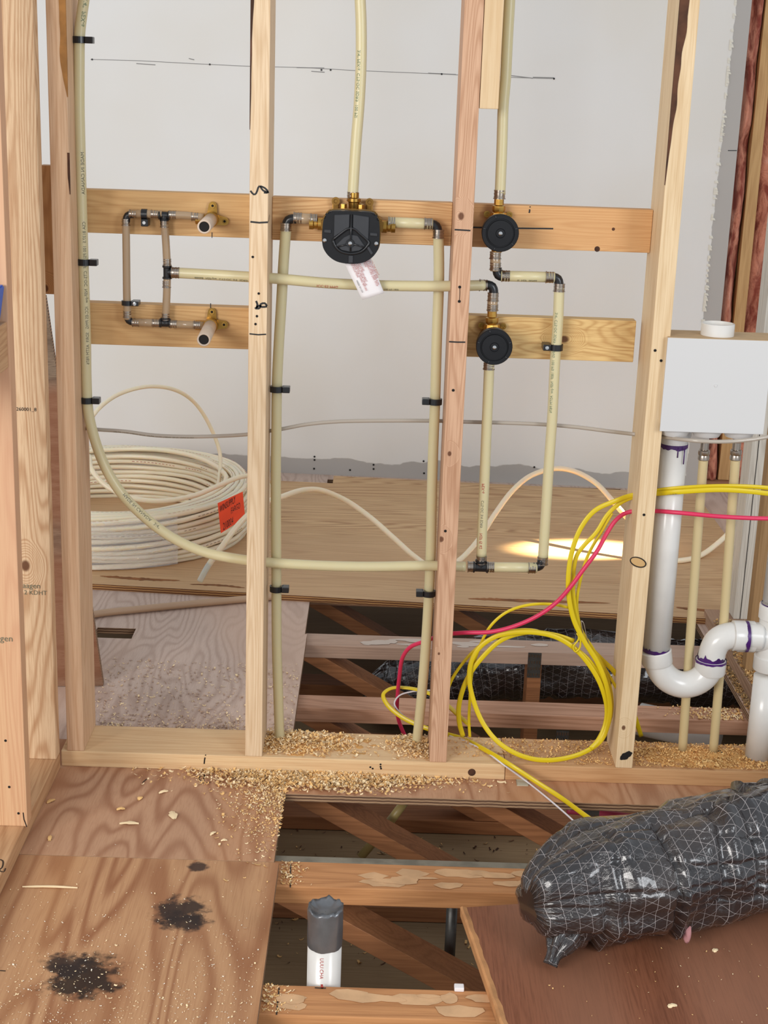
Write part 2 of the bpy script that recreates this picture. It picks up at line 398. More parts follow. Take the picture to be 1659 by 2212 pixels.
# floor of the level below, under the trusses
lo_ = link('floor', bm2me(box_bm((-1.2, -2.2, -.40), (3.2, 3.2, -.36), 0)), wood('dusty_lower_board', '#a08868', '#6f583e', 'x', 3, 4, contrast=.3, rough=.9))
tag(lo_, 'dusty board lining at the bottom of the floor cavity', 'floor', kind='structure')
# back wall, turned very slightly: y = 2.634 - 0.047 x
wb = box_bm((-1.6, 0, -.002), (1.960, .0127, 2.9), 0)
wm = bm2me(wb)
for v in wm.vertices: v.co.y += 2.640-.047*v.co.x
wall_back = link('wall_back', wm, M['drywall']); wall_back['kind'] = 'structure'; wall_back['label'] = 'white painted drywall behind the stud wall, bare grey along its foot and right edge'
def wy(x): return 2.640-.047*x
def wpt(px_): return [(x, wy(x), z) for (x, y, z) in px_]
jl = [(-0.4236,2.61,1.539),(-0.2381,2.61,1.5403),(-0.0525,2.61,1.5368),(0.1553,2.61,1.5341),(0.3699,2.61,1.5364),(0.539,2.61,1.5324),(0.7421,2.61,1.5311),(0.8691,2.61,1.5305),(1.0472,2.61,1.5267),(1.2759,2.61,1.5279)]
stroke('joint_line', wpt(jl), .0022, M['pencil'], wall_back, sm=False)
for q in [(-0.4176,2.605,1.5391),(0.0173,2.605,1.5359),(0.4277,2.605,1.5302),(0.4614,2.605,1.5314),(0.8673,2.605,1.5304),(1.2754,2.605,1.5279)]: 
    lathe('screw_hole', [(0, .0035), (.0008, .0035)], (q[0], wy(q[0])-.0012, q[2]), (0, -1, 0), M['ink'], wall_back, 10)
for (a, b) in zip([(-0.2543,2.605,1.53),(-0.0602,2.605,1.5543),(0.3364,2.605,1.5353),(0.3906,2.605,1.5241),(0.8181,2.605,1.532),(1.199,2.605,1.5302),(1.1141,2.605,1.5338)], [(-0.1835,2.605,1.5276),(-0.04,2.605,1.5501),(0.4377,2.605,1.5371),(0.4397,2.605,1.5225),(0.9197,2.605,1.5305),(1.2752,2.605,1.5311),(1.1992,2.605,1.5269)]):
    stroke('scuff_mark', wpt([a, b]), .003, M['pencil'], wall_back, sm=False)
for q in [(0.4322,2.6,0.0716),(0.4325,2.6,0.0584),(0.4314,2.6,0.0227),(0.5734,2.6,0.0238),(0.6654,2.6,0.0495),(0.666,2.6,0.0326),(0.8648,2.6,0.0243),(0.861,2.6,0.073),(1.2941,2.6,0.069)]:
    lathe('screw_hole', [(0, .004), (.0008, .004)], (q[0], wy(q[0])-.0012, q[2]), (0, -1, 0), M['ink'], wall_back, 8)
# torn paper along paint edge
rnd = random.Random(4)
bm = bmesh.new()
edge_pts = wpt([(1.9024,2.56,1.8189),(1.8984,2.56,1.6927),(1.8976,2.56,1.5648),(1.8985,2.56,1.419),(1.8963,2.56,1.3369),(1.8921,2.56,1.2041),(1.8914,2.56,1.0865),(1.8922,2.56,0.9332),(1.8932,2.56,0.795),(1.8906,2.56,0.6547)])
EP = smooth_path(edge_pts, 14)
for i in range(0, len(EP)-1):
    if rnd.random() < .55:
        p, q = EP[i], EP[i+1]; w = rnd.uniform(.003, .013)
        vs = [bm.verts.new(p+Vector((-.004, -.002, 0))), bm.verts.new(q+Vector((-.004, -.002, 0))), bm.verts.new(q+Vector((w, -.005-w*.3, 0))), bm.verts.new(p+Vector((w*.7, -.004, rnd.uniform(-.004, .004))))]
        bm.faces.new(vs)
link('torn_paper', bm2me(bm), plain('torn_paper', '#e3dccd', .8), wall_back)
gap = stroke('board_joint', wpt([(1.9258,2.56,1.2966),(1.958,2.56,1.2977)]), .003, M['ink'], wall_back, sm=False)
# open framed part of the back wall, right of the drywall
W_wall2 = wood('back_framing_wood', '#c9a06c', '#9b6e3e', 'z', 16, 14, contrast=.3)
bk = link('wall_back_right', bm2me(box_bm((1.8, 2.70, 0), (3.4, 2.72, 2.9), 0)), plain('sheathing', '#4a3526', .9)); bk['kind'] = 'structure'
board('bottom_plate', (1.95, 2.56, 0), (3.2, 2.695, .038), wood('bp_wood', '#a8785a', '#7a4c34', 'x', 16, 14), 'bottom plate of the back wall under the pink insulation', 'plate')
for (x0, x1, lab) in ((2.020, 2.063, 'tan stud between two strips of pink insulation in the back wall'),):
    board('wall_stud', (x0, 2.590, .039), (x1, 2.65, 2.8), W_wall2, lab, 'stud')
def batt(x0, x1, y0, lab, seed):
    bm = bmesh.new(); nx, nz = 14, 200; G = []
    for j in range(nz+1):
        row = []
        for i in range(nx+1):
            x = x0+(x1-x0)*i/nx; z = .04+2.7*j/nz; e = math.sin(math.pi*i/nx)**.4
            d = noise.noise(Vector((x*30+seed, z*5, 3)))*.05+noise.noise(Vector((x*40, z*14, seed)))*.018+noise.noise(Vector((x*90, z*45, seed)))*.006
            row.append(bm.verts.new((x, y0-(e*.05+d)*(.3+.7*e), z)))
        G.append(row)
    B = []
    for j in range(nz):
        for i in range(nx): bm.faces.new((G[j][i], G[j][i+1], G[j+1][i+1], G[j+1][i]))
    r = bmesh.ops.extrude_face_region(bm, geom=bm.faces[:]); bmesh.ops.translate(bm, vec=(0, .03, 0), verts=[g for g in r['geom'] if isinstance(g, bmesh.types.BMVert)])
    bmesh.ops.recalc_face_normals(bm, faces=bm.faces)
    tag(link('insulation_batt', bm2me(bm), M['insul'], smooth=True), lab, 'insulation', 'pink insulation batts')
batt(1.962, 2.019, 2.635, 'narrow strip of pink insulation between the grey drywall edge and the tan stud', 1)
batt(2.064, 2.50, 2.635, 'pink insulation right of the tan stud in the back wall', 5)
# left wall (runs towards the camera): plate, studs, block
W_lw = wood('left_stud_near', '#d9b184', '#b4774c', 'z', 30, 11, contrast=.5, tint='#d0a184')
kn = (-0.067,-0.046,0.4882)
W_lw2 = wood('left_stud_knotty', '#e0c09a', '#a8744a', 'z', 22, 9, knots=((kn[0], kn[1], kn[2], .011), (-.115, -.046, .13, .006)), contrast=.55, along=.12)
W_pl = wood('left_plate_wood', '#c9a078', '#9a6a44', 'y', 20, 12, contrast=.45)
lp = board('bottom_plate', (-.154, -1.9, .0002), (-.014, -.008, .038), W_pl, 'bottom plate of the left wall running towards the camera', 'plate')
st1 = board('wall_stud', (-.146, -.352, .0382), (-.007, -.314, 2.5), W_lw, 'nearest stud at the left frame edge, its foot split, lower left', 'stud')
st2 = board('wall_stud', (-.154, -.046, .0382), (-.014, -.009, 2.5), W_lw2, 'wide faced left stud printed 260001_8, just left of the gap', 'stud')
text('printed_number', '260001_8', (-0.0743,-0.047,0.8253), (1, 0, .0), (0, 0, 1), .0105, M['ink'], st2)
text('grade_stamp', 'aagen', (-0.0744,-0.047,0.4383), (1, 0, 0), (0, 0, 1), .017, M['inkgrey'], st2)
text('grade_stamp', '2 KDHT', (-0.0719,-0.047,0.4237), (1, 0, 0), (0, 0, 1), .014, M['inkgrey'], st2)
text('grade_stamp', 'gen', (-0.0463,-0.353,0.4369), (1, 0, 0), (0, 0, 1), .018, M['inkgrey'], st1)
stroke('split', [(-0.0082,-0.352,0.0377),(-0.0132,-0.352,0.0541),(-0.0145,-0.352,0.0696)], .002, M['hole'], st1, sm=False)
for pp_ in [(-0.0403,-0.352,0.125),(-0.0239,-0.352,0.0672),(-0.0439,-0.352,0.2259)]: lathe('nail_head', [(0, .0028), (.0006, .0025)], (pp_[0], -.352, pp_[2]), (0, -1, 0), M['hole'], st1, 10)
stroke('marker_squiggle', [(-0.029,-0.4846,0.038),(-0.0225,-0.4895,0.038),(-0.0178,-0.5154,0.038),(-0.0209,-0.5242,0.038),(-0.0106,-0.5304,0.038),(-0.0104,-0.5167,0.038)], .003, M['ink'], lp, (0, 0, 1))
blk = board('blocking', (-.150, -1.2, .975), (-.010, -.3525, 1.060), W_pl, 'horizontal block at the left frame edge with a blue object on it', 'block')
bmb = prism_bm([(-.135, 1.0602), (-.021, 1.0602), (-.010, 1.128), (-.145, 1.128)], 'y', -.43, -.356, .003)
tag(link('blue_tub', bm2me(bmb), M['blue']), 'blue plastic tub standing on the block at left edge', 'tub')

# ================================================================ stud wall
def studs():
    W1 = wood('stud_pine_a', '#dcb996', '#ad7a50', 'z', 16, 14, contrast=.35)
    W2 = wood('stud_pine_b', '#e4c9a6', '#b78e60', 'z', 26, 12, contrast=.35)
    k1, k2, k3, k4 = (0.8262,0,1.2465), (0.8255,0,0.7526), (0.8163,0,0.5628), (0.8229,0,0.2996)
    W3 = wood('stud_fir_c', '#d2a888', '#9d6a48', 'z', 34, 14, knots=(k1+(.007,), k2+(.005,), k3+(.006,), k4+(.003,)), contrast=.45)
    k5 = (1.2428,0,0.5239); k6 = (1.2424,0,0.1368)
    W4 = wood('stud_pine_d', '#e2c7a0', '#b8905e', 'z', 14, 12, knots=(k6+(.005,),), contrast=.25)
    a = board('wall_stud', (0, 0, .0382), (.038, .140, 2.6), W1, 'left end stud of the plumbing wall with the long curved pipe clamped to it', 'stud')
    b = board('wall_stud', (.399, 0, .0382), (.437, .140, 2.6), W2, 'pale stud with black marker marks between the pipe manifold and shower valve', 'stud')
    c = board('wall_stud', (.8135, 0, .0382), (.8515, .140, 2.6), W3, 'reddish knotty stud between the shower valve and the two round valves', 'stud')
    d = board('wall_stud', (1.232, 0, .0382), (1.270, .140, 2.6), W4, 'pale stud with an oval knot left of the white drain pipe', 'stud')
    return a, b, c, d
stA, stB, stC, stD = studs()
# wane (bark) on the stud edges
def wane(st, x, y, z0, z1, w, side, mat, tp=2.5):
    bm = bmesh.new(); rr = random.Random(3); n = 90; V = []
    for i in range(n+1):
        f = i/n; z = z0+(z1-z0)*f; k = min(1, f*tp)*w*(.8+.35*noise.noise(Vector((z*20, 3, x))))
        V.append((bm.verts.new((x-side*k, y-.0008, z)), bm.verts.new((x+side*.0008, y-.0010, z)), bm.verts.new((x+side*.0012, y+.0015+k*.25, z))))
    for i in range(n):
        for j in (0, 1): bm.faces.new((V[i][j], V[i][j+1], V[i+1][j+1], V[i+1][j]))
    bmesh.ops.recalc_face_normals(bm, faces=bm.faces)
    link('bark_strip', bm2me(bm), mat, st)
zA = lambda q: q[2]
wane(stD, 1.232, 0, ((1.2325,0,1.3215))[2], 2.2, .022, -1, M['bark'])
wane(stA, .038, 0, ((0.0466,0,1.4517))[2], 2.2, .015, 1, M['barklight'], 12)
wane(stA, .038, 0, ((0.0371,0,1.2631))[2], ((0.0393,0,1.3447))[2], .004, 1, M['bark'])
wane(stB, .399, 0, ((0.3999,0,1.4016))[2], 2.2, .008, -1, M['bark'])
# oval knot and bark hole on stud D
kd = (1.2446,0,0.5261)
bmk = lathe_bm([(0, .011), (.0008, .010), (.001, 0)], (0, 0, 0), (0, -1, 0), 20); me = bm2me(bmk); me.transform(Matrix.Translation((kd[0]-.002, -.0004, kd[2])) @ Matrix.Rotation(.35, 4, 'Y') @ Matrix.Diagonal((1.6, 1, .85, 1)))
kk = link('knot', me, plain('knot_pale', '#c79f68', .6), stD)
stroke('knot_ring', [(kd[0]-.002+.018*math.cos(t)*math.cos(.35)+.010*math.sin(t)*math.sin(.35), -.0016, kd[2]-.018*math.cos(t)*math.sin(.35)+.010*math.sin(t)*math.cos(.35)) for t in [i*.3 for i in range(22)]], .0022, M['hole'], stD)
# marker marks on studs
stroke('marker_mark', [(0.4009,0,1.2826),(0.4075,0,1.2755),(0.4121,0,1.2775),(0.4185,0,1.2923),(0.4269,0,1.2835),(0.4372,0,1.2811)], .0035, M['ink'], stB)
stroke('marker_mark', [(0.4203,0,1.2924),(0.4296,0,1.289),(0.4372,0,1.2802),(0.4279,0,1.2799)], .0035, M['ink'], stB)
stroke('marker_line', [(0.4014,0,1.2212),(0.4192,0,1.2199),(0.4369,0,1.2215)], .0035, M['ink'], stB, sm=False)
stroke('marker_line', [(.4375, .001, ((0.4379,0,1.2215))[2]), (.4375, .03, ((0.4379,0,1.2215))[2]+.012)], .003, M['ink'], stB, (1, 0, 0), sm=False)
stroke('marker_mark', [(0.4141,0,1.0615),(0.417,0,1.055),(0.4162,0,1.0454),(0.4228,0,1.0485),(0.4237,0,1.0552),(0.4322,0,1.0574),(0.437,0,1.0518)], .004, M['ink'], stB)
stroke('marker_mark', [(0.4123,0,1.0453),(0.4208,0,1.0522),(0.4266,0,1.0496),(0.437,0,1.0509)], .004, M['ink'], stB)
stroke('marker_line', [(0.4014,0,0.9932),(0.4195,0,0.9919),(0.4357,0,0.9934)], .0028, M['ink'], stB, sm=False)
for q in [(0.4067,0,1.1508),(0.4196,0,1.0769),(0.4163,0,1.0302),(0.4136,0,1.0138)]: lathe('nail_hole', [(0, .0026), (.0008, .0026)], (q[0], -.0002, q[2]), (0, -1, 0), M['hole'], stB, 10)
stroke('marker_line', [(0.8144,0,1.2194),(0.8313,0,1.219),(0.8463,0,1.2186)], .003, M['ink'], stC, sm=False)
stroke('marker_line', [(0.8136,0,0.9908),(0.8309,0,0.9904),(0.8471,0,0.9909)], .003, M['ink'], stC, sm=False)
for q in [(0.8302,0,1.104),(0.8307,0,1.0747),(0.827,0,0.889),(0.8244,0,0.5818)]: lathe('nail_hole', [(0, .003), (.0008, .003)], (q[0], -.0002, q[2]), (0, -1, 0), M['hole'], stC, 10)
stroke('crack', [(0.8302,0,1.104),(0.8309,0,1.0898),(0.8307,0,1.0747)], .001, M['hole'], stC)
for q in [(1.2405,0,0.9869),(1.2547,0,0.966),(1.2468,0,0.6324)]: lathe('nail_hole', [(0, .003), (.0008, .003)], (q[0], -.0002, q[2]), (0, -1, 0), M['hole'], stD, 10)
# bottom plate (two lengths)
W_bp = wood('bottom_plate_pine', '#e0bf92', '#c29264', 'x', 10, 12, contrast=.3)
W_bp2 = wood('bottom_plate_pine_right', '#cfa274', '#a97648', 'x', 10, 12, contrast=.35)
bp = board('bottom_plate', (-.0135, 0, .0002), (.984, .140, .038), W_bp, 'pale bottom plate carrying the three left studs', 'plate')
bp2 = board('bottom_plate', (.985, 0, .0002), (2.3, .140, .038), W_bp2, 'darker bottom plate under the right stud and the drain pipes', 'plate')
stroke('marker_mark', [(0.3094,0,0.0324),(0.3083,0,0.0267),(0.3073,0,0.0164)], .0028, M['ink'], bp, sm=False)
lathe('marker_dot', [(0, .0014), (.0008, .0014)], (0.3104,0,0.0381), (0, -1, 0), M['ink'], bp, 8)
kq = (0.9096,0,0.0119)
lathe('knot', [(0, .009), (.001, .008), (.0015, .0)], (kq[0], 0, .016), (0, -1, 0), M['bark'], bp, 12)
for q in [(0.6809,0,0.0212),(0.6862,0,0.018),(0.7036,0,0.0288),(0.7038,0,0.0231),(0.705,0,0.0186)]: lathe('nail_hole', [(0, .0022), (.0008, .0022)], (q[0], -.0002, q[2]), (0, -1, 0), M['hole'], bp, 8)
# bark gap beside the foot of stud D
bh = (1.2529,0,0.0694)
bm = bmesh.new(); vs = []
for k in range(18):
    a = k/18*6.283; q = 1+.3*noise.noise(Vector((math.cos(a)*2, math.sin(a)*2, 3))); vs.append(bm.verts.new((bh[0]+math.cos(a)*.0125*q+math.sin(a)*.004, -.0008, max(.0395, bh[2]+math.sin(a)*.0105*q+math.cos(a)*.003))))
bm.faces.new(vs); link('bark_pocket', bm2me(bm), M['hole'], stD)
# marks on the near floor
stroke('marker_mark', [(0.3127,-0.0289,0),(0.3032,-0.0272,0),(0.3008,-0.0411,0),(0.3085,-0.0541,0),(0.3141,-0.0492,0)], .0022, M['ink'], f2, (0, 0, 1))
stroke('marker_mark', [(0.3111,-0.0585,0),(0.311,-0.0404,0),(0.3106,-0.0198,0)], .0022, M['ink'], f2, (0, 0, 1))
stroke('marker_mark', [(0.3096,-0.0631,0),(0.3174,-0.0603,0),(0.3284,-0.0573,0)], .0022, M['ink'], f2, (0, 0, 1))
stroke('marker_mark', [(0.1798,-0.0697,0),(0.1861,-0.0513,0)], .0025, M['ink'], f2, (0, 0, 1))
stroke('marker_mark', [(0.0468,-0.7941,0),(0.0567,-0.795,0)], .0025, M['ink'], fl, (0, 0, 1))
# blocking between studs (front face set back 102 mm)
W_b1 = wood('block_pine', '#d9af78', '#ae7c48', 'x', 22, 13, contrast=.4)
W_b2 = wood('block_fir', '#dcb07c', '#a8713f', 'x', 30, 13, contrast=.5, tint='#cf9a66')
def block(x0, x1, zt, mat, lab): return board('blocking', (x0, .102, zt-.089), (x1, .1395, zt), mat, lab, 'block')
b1 = block(.0385, .3985, 1.2665, W_b1, 'upper wood block behind the top row of the pipe manifold')
b2 = block(.4375, .8130, 1.2645, W_b2, 'wood block behind the shower valve')
b3 = block(.852, 1.2315, 1.2640, W_b2, 'upper right wood block behind the upper round valve')
b4 = block(.0385, .3985, 1.0310, W_b1, 'lower wood block behind the bottom row of the pipe manifold')
b5 = block(.852, 1.2150, 1.0310, wood('block_knotty', '#dcb87c', '#a8763e', 'x', 30, 12, knots=(((1.0632,0.102,0.9867))+(.009,),), contrast=.5, along=.15), 'lower right wood block behind the lower round valve, dark gap at its right end')
stroke('marker_line', [(0.8539,0.102,1.2157),(0.8946,0.102,1.2161),(0.9526,0.102,1.2171),(1.0252,0.102,1.2186)], .003, M['ink'], b3, sm=False)
stroke('marker_mark', [(0.9735,0.102,1.2568),(0.9737,0.102,1.253),(0.973,0.102,1.2492)], .003, M['ink'], b3, sm=False)
stroke('marker_mark', [(0.9741,0.102,1.2625),(0.9742,0.102,1.2606)], .003, M['ink'], b3, sm=False)
lathe('knot', [(0, .0035), (.0008, .0)], (1.151,0.102,1.2218), (0, -1, 0), M['bark'], b3, 10)
lathe('knot', [(0, .006), (.0008, .0)], (1.1202,0.102,1.1796), (0, -1, 0), M['bark'], b3, 10)
stroke('pencil_line', [(0.3123,0.102,1.1869),(0.3123,0.102,1.1754)], .0016, M['ink'], b1, sm=False)
stroke('pencil_line', [(0.3238,0.102,1.2178),(0.3412,0.102,1.2184)], .0016, M['ink'], b1, sm=False)
stroke('pencil_line', [(0.3095,0.102,1.0384),(0.3095,0.102,1.0108)], .002, M['ink'], b4, sm=False)
stroke('pencil_line', [(0.3283,0.102,0.9897),(0.3342,0.102,0.9908),(0.3381,0.102,0.994)], .0016, M['ink'], b4)
board('blocking', (-.046, .101, 1.046), (-.018, .139, 1.312), wood('cripple_pine', '#cc9a68', '#a06a3e', 'z', 24, 15, knots=((-.039, .101, 1.058, .007),)), 'short upright board behind the left end stud with a black knot low down', 'block')
board('blocking', (.8525, .002, 1.457), (.8900, .090, 2.6), wood('cripple_pale', '#ddc098', '#c49c6c', 'z', 12, 12, contrast=.2), 'short pale stud beside the top of the reddish stud', 'block')

# leaning sheet behind the left end stud
bm = prism_bm([(-.42, .002), (-.003, .002), (-.118, .99), (-.42, .99)], 'y', .455, .482, 0)
bmesh.ops.rotate(bm, cent=(-.003, .455, 0), matrix=Matrix.Rotation(math.radians(6), 3, 'Z'), verts=bm.verts)
lb = link('plywood_board', bm2me(bm), [wood('old_ply', '#85725f', '#4e3d30', 'x', 10, 8, contrast=.6, fib=.7, tint='#8d5434'), EDGE])
for f in lb.data.polygons: f.material_index = 1 if abs(f.normal.x) > .8 else 0
tag(lb, 'old brown plywood board standing behind the left end stud', 'board')

# loose plywood sheet lying across the subfloor and the hole in the back
bm = prism_bm([(-.9, 1.236), (-.154, 1.183), (.5, 1.135), (1.217, 1.084), (1.90, 1.035), (1.905, 2.455), (1.371, 2.477), (.512, 2.535), (.512, 2.425), (-.9, 2.50)], 'z', .0005, .0185, 0)
ls = link('plywood_sheet', bm2me(bm), [W_sheet, EDGE2])
for f in ls.data.polygons: f.material_index = 0 if abs(f.normal.z) > .5 else 1
tag(ls, 'large loose plywood sheet lying on the floor below the white wall', 'sheet')
W_rough = plain('torn_face_veneer', '#9a6236', .9, bump=1, bs=200, var=.4)
for (pa, w) in (([(-0.1613,1.258,0.0188),(-0.0526,1.2425,0.0188),(0.089,1.2392,0.0188)], .03), ([(0.1212,1.2079,0.0188),(0.2053,1.2076,0.0188),(0.291,1.1905,0.0188)], .02), ([(0.9608,1.1591,0.0188),(1.1136,1.1572,0.0188),(1.3923,1.159,0.0188)], .034), ([(1.5839,1.1405,0.0188),(1.6638,1.1238,0.0188),(1.7167,1.1127,0.0188)], .03)):
    bm = bmesh.new(); P = smooth_path(pa, 20); V = []
    for i, p in enumerate(P):
        t = abs(math.sin(math.pi*i/(len(P)-1)))**.5; a = (w*.5*t)*(.6+.9*abs(noise.noise(Vector((p.x*50, 2, 1)))))
        b_ = (w*.5*t)*(.6+.9*abs(noise.noise(Vector((p.x*50, 7, 1))))); V.append((bm.verts.new(p+Vector((0, a, .0003))), bm.verts.new(p-Vector((0, b_, -.0003)))))
    for i in range(len(V)-1): bm.faces.new((V[i][0], V[i][1], V[i+1][1], V[i+1][0]))
    link('torn_veneer', bm2me(bm), W_rough, ls)
# brown sheet in the lower right, with broken pale edge
bm = prism_bm([(.861, -.546), (1.9, -.36), (1.9, -1.7), (1.06, -1.7), (.911, -.903)], 'z', -.0178, .0015, 0)
bs_ = link('plywood_sheet', bm2me(bm), [W_brown, plyedge('pale_broken_edge', '#c08a58', '#9a6238')])
for f in bs_.data.polygons: f.material_index = 0 if abs(f.normal.z) > .5 else 1
tag(bs_, 'dark reddish brown plywood sheet under the black duct, lower right', 'sheet')
bm = bmesh.new(); A = Vector((.861, -.546, 0)); B = Vector((.911, -.903, 0)); C_ = Vector((1.06, -1.7, 0)); V = []
for i in range(80):
    p = A.lerp(B, i/30) if i < 30 else B.lerp(C_, (i-30)/49); w = .010+.004*noise.noise(Vector((i*.4, 1, 1)))
    V.append([bm.verts.new(p+Vector(q)) for q in ((-.002, 0, -.017), (-.003, 0, .002), (w*.5-.004, 0, .0045), (w, 0, .0018))])
for i in range(79):
    for j in range(3): bm.faces.new((V[i][j], V[i][j+1], V[i+1][j+1], V[i+1][j]))
bmesh.ops.recalc_face_normals(bm, faces=bm.faces)
link('splintered_edge', bm2me(bm), plain('splintered_edge', '#c88f5c', .8, bump=.6, bs=200, var=.3), bs_)

# ================================================================ floor trusses
W_ch = wood('truss_spruce', '#c98f5e', '#8f5a34', 'x', 14, 12, contrast=.4, tint='#b9957e')
W_web = wood('truss_web', '#a8714a', '#70452a', 'x', 14, 12, contrast=.4)
W_chb = wood('truss_chord_back', '#bf9a82', '#8a6650', 'x', 14, 12, contrast=.4, tint='#b8a090')
def nail_plate(x, y, z, w, h, parent, n=(0, -1, 0)):
    o = board('nail_plate', (x, y-.0012, z), (x+w, y, z+h), M['plate_metal'], parent=parent, bev=0)
    bm = bmesh.new()
    for i in range(5):
        for j in range(max(2, int(h/.016))):
            xx = x+w*(i+.5)/5; zz = z+h*(j+.5)/max(2, int(h/.016)); box_bm((xx-.0015, y-.0025, zz-.004), (xx+.0015, y-.0011, zz+.004), 0, 1, bm)
    link('plate_teeth', bm2me(bm), M['steel'], o); return o
def truss(y0, y1, x0, lab, plates=(), ch=None, webs=(.50, .905), nweb=True, xend=2.1):
    t = thing('floor_truss', (x0, (y0+y1)/2, -.356), lab, 'truss', 'floor trusses under the subfloor')
    board('top_chord', (x0, y0, -.0562), (xend, y1, -.0183), ch or W_ch, parent=t)
    board('bottom_chord', (x0, y0, -.358), (xend, y1, -.322), W_web, parent=t)
    for i, wx in enumerate(webs):
        L = .53; dx, dz = .458, -.264
        bm = prism_bm([(wx, -.0565), (wx+.075, -.0565), (wx+.075+dx, -.0565+dz), (wx+dx, -.0565+dz)], 'y', y0+.003, y1-.003, .001, 1)
        link('web', bm2me(bm), W_web, t)
    for (px_, z_, w_, h_) in plates: nail_plate(px_, y0, z_, w_, h_, t)
    return t
truss(-.870, -.784, .45, 'floor truss chord at the very bottom edge of the picture', webs=(), xend=1.9)
t3 = truss(-.455, -.358, .45, 'floor truss crossing the front hole behind the capped white pipe')
truss(-.020, .070, .40, 'floor truss hidden under the bottom plate, its braces seen in the front hole', plates=((1.10, -.20, .075, .05),))
nail_plate(1.165, -.021, -.12, .035, .095, [o for o in COL.objects if o.name.startswith('floor_truss')][-1])
truss(.403, .486, .42, 'floor truss nearest behind the stud wall in the back hole', plates=((1.150, -.108, .032, .05),), ch=wood('truss_c2', '#c29478', '#8a5c3e', 'x', 14, 12, contrast=.4), webs=(.50,))
t1 = truss(.834, .925, .42, 'second floor truss in the back hole, pale dusty top', ch=W_chb, webs=(.47,))
board('upright_web', (1.118, .84, -.320), (1.157, .92, -.057), W_web, parent=t1)
nail_plate(1.116, .834, -.095, .037, .075, t1)
truss(1.267, 1.356, .42, 'floor truss in the dark under the front edge of the loose plywood sheet', webs=(.47, .86))
# grey strip on the far side of the front truss
board('sill_strip', (.45, -.357, -.056), (1.9, -.335, -.0185), plain('grey_strip', '#827b6c', .8, bump=.6, bs=120, var=.35), 'grey dusty strip along the back of the front hole truss', 'strip')
stroke('pencil_line', [(0.5253,-0.3686,-0.018),(0.5301,-0.4609,-0.018)], .0022, M['ink'], t3, (0, 0, 1), sm=False)
t4 = [o for o in COL.objects if o.name.startswith('floor_truss')][0]
stroke('pencil_line', [(0.5315,-0.7933,-0.018),(0.5323,-0.8717,-0.018)], .0022, M['ink'], t4, (0, 0, 1), sm=False)
stroke('marker_mark', [(0.5935,-0.7901,-0.018),(0.6032,-0.791,-0.018),(0.6129,-0.7905,-0.018)], .003, M['ink'], t4, (0, 0, 1), sm=False)
stroke('marker_mark', [(0.6052,-0.7798,-0.018),(0.6065,-0.7922,-0.018)], .004, M['inkred'], t4, (0, 0, 1), sm=False)
# glue / torn patches on top of the chords
PATCH = plain('pale_torn_wood', '#d8ac80', .8, var=.2)
def patches(t, x0, x1, y0, y1, n, seed, z=-.0178, mat=None):
    rr = random.Random(seed); bm = bmesh.new()
    for i in range(n):
        z += .00006; cx, cy = rr.uniform(x0, x1), rr.uniform(y0+.02, y1-.02); L = rr.uniform(.015, .055); Hh = rr.uniform(.006, .018); vs = []
        for k in range(12):
            a = k/12*6.283; q = .75+.4*rr.random(); vs.append(bm.verts.new((cx+math.cos(a)*L*q, cy+math.sin(a)*Hh*q, z)))
        bm.faces.new(vs)
    link('torn_patch', bm2me(bm), mat or PATCH, t)
patches(t3, .58, 1.06, -.455, -.36, 16, 3); patches(t4, .55, .9, -.87, -.785, 12, 5)
patches(t1, .55, 1.25, .834, .925, 16, 7, mat=plain('pale_dust_patch', '#cdbcae', .9))

# ================================================================ water piping (plane of the pipes: about 70 mm behind the stud fronts)
R34, R12 = .0112, .0082
def pexpipe(name, lab, pts, r, mat, cat='pipe', loc=None, n=10):
    t = thing(name, pts[-1] if loc is None else loc, lab, cat)
    tube('pipe', pts, r, mat, t, n=n); return t
# long curved pipe on the left end stud, then across the bottom
pA = [(0.0654,0.075,1.6725),(0.061,0.075,1.642),(0.0557,0.075,1.6112),(0.0501,0.075,1.5715),(0.0478,0.075,1.5137),(0.0459,0.075,1.4327),(0.0458,0.075,1.3506),(0.0459,0.075,1.2765),(0.0465,0.075,1.1825),(0.0472,0.075,1.0868),(0.0484,0.075,0.9698),(0.0478,0.075,0.8603),(0.0504,0.075,0.7997),(0.063,0.075,0.7388),(0.0848,0.075,0.6776),(0.1181,0.075,0.6213),(0.1659,0.075,0.5703),(0.2264,0.075,0.5245),(0.2982,0.07,0.4944),(0.3906,0.064,0.4802),(0.454,0.062,0.4765),(0.5642,0.062,0.4738),(0.6662,0.062,0.4752),(0.8037,0.062,0.482),(0.8755,0.067,0.4806)]
P1 = pexpipe('pex_pipe', 'long cream pipe curving down the left end stud and across to the bottom tee', pA, R34, M['pex'])
pipe_text('3/4"  PEX-a', pA, .03, R34, -.9, .012, M['inkgreen'], P1)
pipe_text('MADE IN CANADA', pA, .33, R34, -.9, .010, M['inkgrey'], P1)
pipe_text('CSA B137.5  100 PSI 180F  CTS-OC  NSF-pw   ICC-ES PMG   SDR9  ASTM F876', pA, .47, R34, -.8, .009, M['inkgrey'], P1)
pipe_text('MADE IN CANADA   3/4"', pA, 1.07, R34, -.9, .010, M['inkgrey'], P1)
